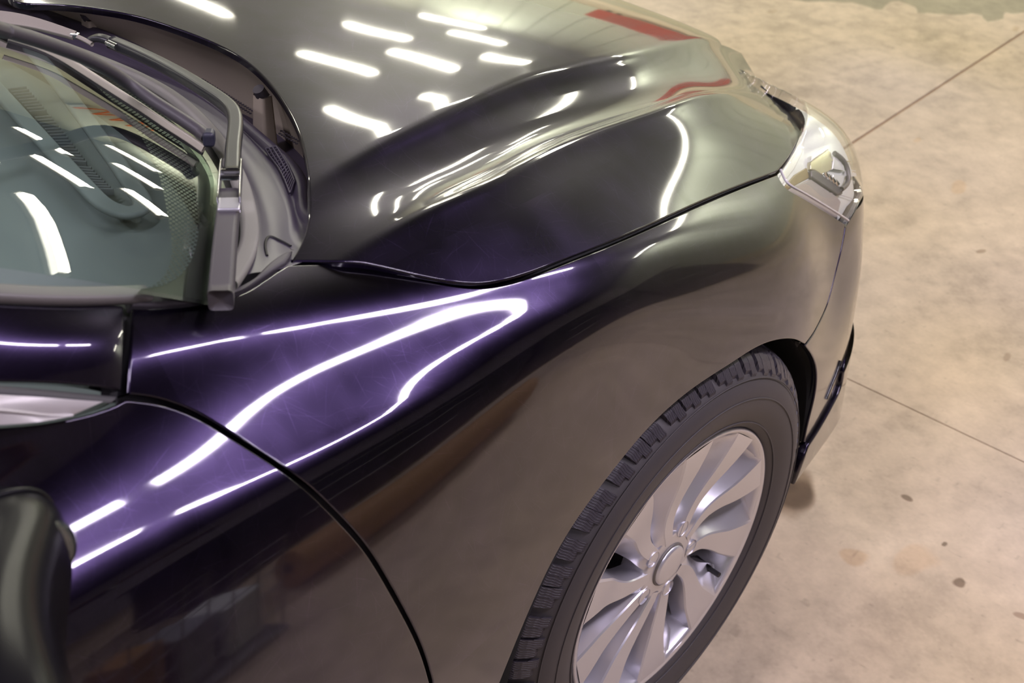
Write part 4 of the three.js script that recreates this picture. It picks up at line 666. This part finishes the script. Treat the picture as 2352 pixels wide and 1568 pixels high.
  for (const ch of wheel.children) if (['tyre', 'rim', 'spoke', 'hub_face', 'hub_cap'].includes(ch.name)) { const g = mirrorZ(ch.geometry.index ? ch.geometry : ch.geometry); const o = new THREE.Mesh(g, ch.material); o.name = ch.name; o.castShadow = o.receiveShadow = true; w2.add(o); }
  w2.position.set(WC.x, WC.y, -WC.z); car.add(w2);
}
// x, z, direction, colour, length, relative power
const TUBES = [
  [4.49, -3.97, 'z', 'w', .95, 1], [5.65, -3.95, 'z', 'w', .95, 1], [6.68, -5.6, 'z', 'w', .95, 1], [3.05, -2.15, 'z', 'w', .95, 1], [4.3, -2.2, 'z', 'w', .95, 1], [6.7, -3.6, 'z', 'w', .8, 1], [8.0, -5.2, 'z', 'w', .95, 1], [4.9, -6.1, 'z', 'w', .8, 1],
  [5.2, -.8, 'z', 'w', .95, 1], [9.5, -2.0, 'z', 'w', 1.2, 1.5], [9.5, .8, 'z', 'w', 1.2, 1.3], [9.5, -6.9, 'z', 'w', 1.2, 1.5], [9.5, 3.2, 'z', 'w', 1.2, 1.2],  // lamps right at the front wall are added to brighten it
  [.1, 2.12, 'x', 'c', 1.2, .85], [1.5, 2.12, 'x', 'c', 1.2, .85], [2.9, 2.12, 'x', 'c', 1.2, .85], [-1.5, 3.6, 'x', 'c', 1.2, .85], [-1.9, .6, 'x', 'c', 1.2, .8], [-2.8, -1.5, 'z', 'c', 1.2, 1], [.6, -4.2, 'z', 'w', 1.2, 1], [-2.6, -4.4, 'z', 'w', 1.2, 1], [2.6, -4.6, 'z', 'w', .95, 1]];
// ---------------------------------------------------------------- procedural textures
function vnoise(seed_) { const P = new Float32Array(65536); let s = seed_ | 0; for (let i = 0; i < 65536; i++) { s = Math.imul(s ^ (s >>> 15), 2246822519) + 374761393 | 0; P[i] = ((s ^ (s >>> 13)) >>> 0) / 4294967296; } const h = (x, y) => P[((x & 255) << 8 | (y & 255))]; return (x, y) => { const xi = Math.floor(x), yi = Math.floor(y), fx = x - xi, fy = y - yi, u = fx * fx * (3 - 2 * fx), v = fy * fy * (3 - 2 * fy); return lerp(lerp(h(xi, yi), h(xi + 1, yi), u), lerp(h(xi, yi + 1), h(xi + 1, yi + 1), u), v); }; }
function texOf(S, fn, srgb = true) { const d = new Uint8Array(S * S * 4); for (let y = 0; y < S; y++) for (let x = 0; x < S; x++) { const c = fn((x + .5) / S, (y + .5) / S), k = (y * S + x) * 4; for (let j = 0; j < 3; j++) d[k + j] = clamp(Math.round(c[j] * 255), 0, 255); d[k + 3] = 255; } const t = new THREE.DataTexture(d, S, S); if (srgb) t.colorSpace = THREE.SRGBColorSpace; t.wrapS = t.wrapT = THREE.MirroredRepeatWrapping; t.magFilter = THREE.LinearFilter; t.minFilter = THREE.LinearMipmapLinearFilter; t.generateMipmaps = true; t.needsUpdate = true; return t; }
const toS = c => c <= .0031308 ? 12.92 * c : 1.055 * Math.pow(c, 1 / 2.4) - .055;
// concrete floor: 4.6 m square, origin at (FX0, FZ0)
const FX0 = -.4, FZ0 = -2.25, FS = 4.6;
{
  const n1 = vnoise(11), n2 = vnoise(23), n3_ = vnoise(37), n4 = vnoise(51);
  const W = (u, v) => { const p = hitY(u, v, 0); return [p.x, p.z]; };
  const blobs = [ // pixel place, radii in metres, strength, tint (multiplies the concrete)
    [...W(1800, 1136), .085, .055, .9, [.36, .29, .22]], [...W(1835, 1142), .045, .03, .85, [.38, .31, .24]], [...W(1760, 1150), .08, .04, .7, [.45, .38, .31]],
    [...W(2092, 1142), .010, .007, .9, [.35, .30, .25]], [...W(2160, 1230), .008, .006, .9, [.3, .26, .22]], [...W(2186, 1326), .013, .010, .9, [.35, .29, .24]], [...W(2260, 578), .016, .010, .7, [.5, .43, .36]], [...W(2352, 1410), .012, .012, .7, [.5, .4, .35]],
    [...W(2310, 825), .014, .012, .6, [.6, .54, .48]], [...W(1975, 1280), .03, .02, .5, [.85, .68, .5]], [...W(2100, 1270), .05, .03, .4, [.9, .75, .58]], [...W(2200, 430), .03, .02, .4, [.95, .75, .5]], [...W(2115, 330), .02, .015, .4, [.9, .72, .5]],
    [...W(2145, 85), .09, .035, .35, [.72, .74, .70]], [...W(2180, 125), .10, .03, .35, [.78, .78, .74]], [...W(2320, 62), .03, .02, .5, [.7, .62, .48]], [...W(1770, 26), .03, .02, .4, [.75, .7, .6]],
    [...W(2150, 1010), .3, .22, .18, [.8, .76, .74]], [...W(2200, 760), .5, .12, .15, [.84, .8, .78]], [...W(2060, 500), .25, .04, .18, [.8, .76, .72]], [...W(2250, 1450), .3, .2, .22, [.8, .75, .72]], [...W(1900, 1400), .2, .15, .15, [.85, .8, .76]]];
  const pl = [[2.6, -1.15], [3.02, -.62], [3.14, -.40], [3.20, -.305], [3.28, -.27], [3.30, -.20], [3.26, -.165], [3.36, -.10], [3.40, -.05], [3.36, -.01], [3.44, .03], [3.55, .05], [3.60, .14], [3.72, .16], [4.4, .5], [4.6, .2], [4.6, -2.4], [2.6, -2.4]].map(p => p);
  const tex = texOf(2048, (u, v) => {
    const x = FX0 + u * FS, z = FZ0 + v * FS;
    const big = n1(x * 1.7 + 9, z * 1.7) * .6 + n2(x * 4.3, z * 4.3 + 5) * .4, mid = n3_(x * 17, z * 17) * .5 + n1(x * 39, z * 39) * .5, fine = n4(x * 150, z * 150) * .6 + n2(x * 330, z * 330) * .4;
    const wx = x + .03 * (n2(x * 20, z * 20) - .5) + .05 * (n1(x * 8, z * 8) - .5), wz = z + .03 * (n3_(x * 20 + 7, z * 20) - .5) + .05 * (n4(x * 8 + 3, z * 8) - .5);
    const streak = Math.pow(n2(x * 3.1 + z * 1.2, z * 26 - x * 7), 3);
    let k = .66 + .40 * big + .32 * (mid - .5) + .16 * (fine - .5) - .12 * streak;
    const warm = n3_(x * 2.3 + 31, z * 2.3 + 17);
    let c = [.56 * k * (1 + .03 * (warm - .5)), .452 * k, .312 * k * (1 - .22 * (warm - .5))];
    const pit = n1(x * 90 + 3, z * 90); if (pit > .90) { const t = (pit - .90) * 4; c = c.map(q => q * (1 - t * .5)); }
    for (const [bx, bz, rx, rz, st, ti] of blobs) { const d = Math.hypot((wx - bx) / rx, (wz - bz) / rz); if (d < 1.3) { const t = st * (1 - sstep(.75, 1.15, d)); c = c.map((q, j) => q * lerp(1, ti[j], t)); } }
    if (x > 2.5 && x < 4.15) { const px_ = x + .10 * (n2(x * 7, z * 7) - .5) + .05 * (n4(x * 22, z * 22) - .5), pz_ = z + .10 * (n1(x * 7 + 2, z * 7) - .5); if (inPoly(pl, px_, pz_)) c = [c[0] * .60, c[1] * .66, c[2] * .62]; }
    return c.map(toS);
  });
  MAT.concrete = std({ color: 0xffffff, map: tex, roughness: .72 });
}
MAT.jointDirt = std({ color: new THREE.Color().setRGB(.38, .27, .155), roughness: .95 });
MAT.wallPale = std({ color: new THREE.Color().setRGB(.72, .78, .68), roughness: .6 });
MAT.wallLeft = std({ color: new THREE.Color().setRGB(.46, .47, .38), roughness: .8 });
MAT.wallMauve = std({ color: new THREE.Color().setRGB(.30, .27, .30), roughness: .7 });
MAT.ceiling = std({ color: new THREE.Color().setRGB(.055, .058, .062), roughness: .9 });
MAT.lampCase = std({ color: new THREE.Color().setRGB(.75, .75, .74), roughness: .5 });
// ---------------------------------------------------------------- the workshop
const top = (o, label, category, group, kind) => { o.userData = Object.assign(o.userData, { label, category }); if (group) o.userData.group = group; if (kind) o.userData.kind = kind; return o; };
const structure = (name, label) => { const g = new THREE.Group(); g.name = name; g.userData = { kind: 'structure', label, category: name.split('_')[0] }; scene.add(g); return g; };
const X0 = -5, X1 = 10, Z0 = -8, Z1 = 5.8, HC = 3.25;
{
  const floor = structure('floor', 'beige stained concrete floor with sawn joints');
  const bed = new THREE.BoxGeometry(X1 - X0 + .4, .1, Z1 - Z0 + .4); bed.translate((X0 + X1) / 2, -.0555, (Z0 + Z1) / 2); mesh('joint_bed', bed, MAT.jointDirt, floor);
  const xe = [X0 - .2, -3.1, 1.036, 5.2, X1 + .2], ze = [Z0 - .2, -4.0, .155, Z1 + .2], gx = .0014, gz = .0045;
  for (let i = 0; i < 4; i++) for (let j = 0; j < 3; j++) {
    const a = xe[i] + gx, b = xe[i + 1] - gx, c = ze[j] + gz, d = ze[j + 1] - gz;
    const g = new RoundedBoxGeometry(b - a, .012, d - c, 2, .0015); g.translate((a + b) / 2, -.006, (c + d) / 2);
    const p = g.attributes.position, uv = g.attributes.uv; for (let k = 0; k < p.count; k++) uv.setXY(k, (p.getX(k) - FX0) / FS, (p.getZ(k) - FZ0) / FS);
    mesh('floor_slab', g, MAT.concrete, floor);
  }
  const ceil = new THREE.Mesh(new THREE.BoxGeometry(X1 - X0 + .4, .12, Z1 - Z0 + .4), MAT.ceiling); ceil.name = 'ceiling'; ceil.position.set((X0 + X1) / 2, HC + .06, (Z0 + Z1) / 2); ceil.userData = { kind: 'structure', label: 'dark workshop ceiling', category: 'ceiling' }; ceil.receiveShadow = ceil.castShadow = true; scene.add(ceil);
  const wall = (name, w, h, d, x, y, z, m, label) => { const g = structure(name, label); const b = new THREE.BoxGeometry(w, h, d); b.translate(x, y, z); mesh('wall_base', b, m, g); return g; };
  const wf = wall('wall_front', .15, HC, Z1 - Z0 + .4, X1 + .115, HC / 2, (Z0 + Z1) / 2, MAT.wallPale, 'pale wall of upright sheets ahead of the car');
  for (let z = Z0; z < Z1 - .01; z += .52) { const w = Math.min(.5, Z1 - z); const g = new RoundedBoxGeometry(.04, HC - .02, w, 2, .012); g.translate(X1 + .02, HC / 2, z + w / 2); mesh('wall_sheet', g, MAT.wallPale, wf); }
  wall('wall_left', X1 - X0 + .4, HC, .15, (X0 + X1) / 2, HC / 2, Z0 - .075, MAT.wallLeft, 'beige wall on the far side');
  wall('wall_back', .15, HC, Z1 - Z0 + .4, X0 - .075, HC / 2, (Z0 + Z1) / 2, MAT.wallLeft, 'beige wall behind the car');
  const wr = wall('wall_right', X1 - X0 + .4, HC, .15, (X0 + X1) / 2, HC / 2, Z1 + .11, MAT.wallMauve, 'grey panelled wall beside the car');
  for (let x = -3; x < 6; x += 1.0) for (let y = 0; y < HC - .1; y += .65) { const h = Math.min(.644, HC - .01 - y); const g = new RoundedBoxGeometry(.992, h, .03, 2, .004); g.translate(x + .5, y + h / 2, Z1 + .02); mesh('wall_panel', g, MAT.wallMauve, wr); }
}
// ---------------------------------------------------------------- ceiling tube lights
const COOL = [1.0, .90, 1.10], WARM = [1.0, .97, .80];
function tubeLight(x, z, along, col, len, power, label, grp) {
  const g = new THREE.Group(); g.name = numbered('batten_light'); scene.add(g); g.position.set(x, HC, z); if (along === 'x') g.rotation.y = Math.PI / 2;
  top(g, label, 'ceiling light', grp);
  const c = new RoundedBoxGeometry(.11, .045, len + .06, 2, .01); c.translate(0, -.0225, 0); mesh('lamp_case', c, MAT.lampCase, g);
  const em = new THREE.MeshStandardMaterial({ color: 0xffffff, emissive: new THREE.Color().setRGB(...col.map(v => Math.min(1, v))), emissiveIntensity: 5 });
  const t = new RoundedBoxGeometry(.13, .05, len, 4, .024); t.translate(0, -.062, 0); const dm = mesh('diffuser', t, em, g); dm.castShadow = false;
  for (const s of [-1, 1]) { const e = new RoundedBoxGeometry(.14, .06, .02, 2, .004); e.translate(0, -.06, s * (len / 2 + .012)); mesh('end_cap', e, MAT.lampCase, g); }
  const l = new THREE.RectAreaLight(new THREE.Color().setRGB(...col), power, .12, len - .02); l.position.set(0, -.092, 0); l.rotation.x = -Math.PI / 2; g.add(l);
}
const taken = {}; function numbered(n) { const k = taken[n] = (taken[n] ?? -1) + 1; return k ? n + '_' + String(k).padStart(3, '0') : n; }
const LP = 42;
for (const [x, z, a, c, len, p] of TUBES) {
  const [label, grp] = x > 8.5 ? ['added white batten light that brightens the pale front wall', 'added lights brightening the front wall'] : a === 'x' ? ['white batten light running along the wheel side of the car', 'lights along the car'] : x < 2.7 ? ['white batten light over the floor beyond the far fender', 'lights beyond the far fender'] : ['white batten light on the ceiling, mirrored as a streak in hood or windshield', 'lights mirrored in the hood'];
  tubeLight(x, z, a, c === 'c' ? COOL : WARM, len, LP * p, label, grp);
}
top(car, 'dark purple car with scuffed hood, seen over its front wheel', 'car');
// ---------------------------------------------------------------- things of the workshop that the paint and the glass mirror
{
  const C = (r, g, b, o = {}) => std(Object.assign({ color: new THREE.Color().setRGB(r, g, b), roughness: .6 }, o));
  const red = C(.55, .03, .015, { roughness: .35 }), steel = C(.35, .35, .36, { metalness: .7, roughness: .35 }), orange = C(.75, .16, .01), board = C(.42, .24, .09), wood = C(.30, .17, .07), greyM = C(.30, .31, .32), whiteM = C(.7, .72, .68);
  const group = (name, x, y, z, label, cat) => { const g = new THREE.Group(); g.name = numbered(name); g.position.set(x, y, z); scene.add(g); top(g, label, cat); return g; };
  // red tool trolley by the front wall
  const tr = group('tool_trolley', 9.3, 0, -3.9, 'red tool trolley by the pale wall, mirrored along the hood edge', 'trolley'); tr.rotation.y = .15;
  { const b = new RoundedBoxGeometry(.5, .66, 2.0, 3, .02); b.translate(0, .45, 0); mesh('trolley_body', b, red, tr); for (let i = 0; i < 4; i++) for (let k = 0; k < 2; k++) { const d = new RoundedBoxGeometry(.02, .135, .94, 2, .006); d.translate(-.255, .20 + i * .155, (k - .5) * .98); mesh('drawer', d, red, tr); const h = new RoundedBoxGeometry(.02, .015, .5, 2, .005); h.translate(-.275, .24 + i * .155, (k - .5) * .98); mesh('drawer_handle', h, steel, tr); } for (const sx_ of [-1, 1]) for (const sz of [-1, 1]) { const w = new THREE.CylinderGeometry(.06, .06, .03, 20); w.rotateX(Math.PI / 2); w.translate(sx_ * .18, .06, sz * .9); mesh('castor', w, MAT.rubber, tr); } }
  // wire crate and cardboard beside the car, mirrored in the door
  const cr = group('wire_crate', -.42, 0, 1.98, 'low steel wire crate of parts, mirrored in the lower door', 'crate');
  { for (let i = 0; i <= 12; i++) { const x = -.36 + .06 * i; for (const z of [-.17, .17]) { const w = new THREE.CylinderGeometry(.0025, .0025, .42, 6); w.translate(x, .22, z); mesh('upright_wire', w, steel, cr); } } for (let j = 0; j <= 5; j++) { const y = .02 + .08 * j; for (const z of [-.17, .17]) { const w = new THREE.CylinderGeometry(.0025, .0025, .72, 6); w.rotateZ(Math.PI / 2); w.translate(0, y, z); mesh('cross_wire', w, steel, cr); } } const f = new RoundedBoxGeometry(.74, .02, .36, 2, .004); f.translate(0, .01, 0); mesh('crate_base', f, steel, cr); for (let i = 0; i < 6; i++) { const h = .12 + .2 * rnd(); const b = new RoundedBoxGeometry(.09, h, .24, 2, .008); b.translate(-.30 + i * .12, .02 + h / 2, 0); mesh('boxed_part', b, i % 3 === 0 ? board : i % 3 === 1 ? greyM : whiteM, cr); } }
  const cb = group('cardboard_roll', .36, 0, 1.95, 'tan cardboard roll lying on the floor, mirrored in the door', 'roll'); cb.rotation.y = .2;
  { const t = new THREE.CylinderGeometry(.09, .09, .55, 32, 1, false); t.rotateZ(Math.PI / 2); t.translate(0, .09, 0); mesh('roll_body', t, board, cb); const c0 = new THREE.CylinderGeometry(.025, .025, .56, 16); c0.rotateZ(Math.PI / 2); c0.translate(0, .09, 0); mesh('roll_core', c0, MAT.black, cb); }
  // dark workbench beside the car, mirrored as the dark band along the fender
  const wb = group('workbench', 1.75, 0, 2.62, 'dark blue steel workbench with drawers, mirrored along the fender', 'workbench');
  { const navy = C(.022, .022, .045, { roughness: .5 }); const topB = new RoundedBoxGeometry(3.4, .05, .62, 2, .008); topB.translate(0, .88, 0); mesh('bench_top', topB, C(.05, .045, .05), wb);
    for (let k = 0; k < 4; k++) { const x = -1.26 + k * .84; const b = new RoundedBoxGeometry(.82, .79, .56, 2, .01); b.translate(x, .455, .01); mesh('bench_cabinet', b, navy, wb); for (let j = 0; j < 3; j++) { const d = new RoundedBoxGeometry(.76, .225, .02, 2, .006); d.translate(x, .2 + j * .245, -.275); const dm = mesh('drawer', d, navy, wb); const h = new RoundedBoxGeometry(.3, .014, .016, 2, .004); h.translate(x, .26 + j * .245, -.29); mesh('drawer_handle', h, steel, dm); } } 
    const kick = new RoundedBoxGeometry(3.3, .06, .5, 2, .005); kick.translate(0, .03, .02); mesh('bench_plinth', kick, navy, wb); }
  // timber shelf on the grey wall
  const sh = group('timber_shelf', 1.3, 2.1, 5.62, 'brown timber shelf on the grey wall, mirrored in the door top', 'shelf');
  { const b = new RoundedBoxGeometry(2.2, .05, .34, 2, .008); mesh('shelf_board', b, wood, sh); for (const x of [-.9, 0, .9]) { const k = new RoundedBoxGeometry(.04, .3, .26, 2, .006); k.translate(x, -.17, .03); mesh('shelf_bracket', k, steel, sh); } }
  // orange coiled hose on the far wall
  const hs = group('air_hose', 8.6, 1.9, -7.94, 'orange coiled air hose on the far wall, mirrored in the windshield', 'hose');
  { const pts = []; for (let i = 0; i <= 160; i++) { const t = i / 160; pts.push(V3(-.7 + 1.4 * t, .22 * Math.sin(t * 26), .05 + .03 * Math.cos(t * 26))); } mesh('hose_coil', sweep(pts, circ(.022, 8), V3(0, 0, 1), { raw: true }), orange, hs); const b = new RoundedBoxGeometry(.12, .3, .1, 3, .02); b.translate(-.76, 0, .05); mesh('hose_reel', b, steel, hs); }
}
renderer.render(scene, camera);
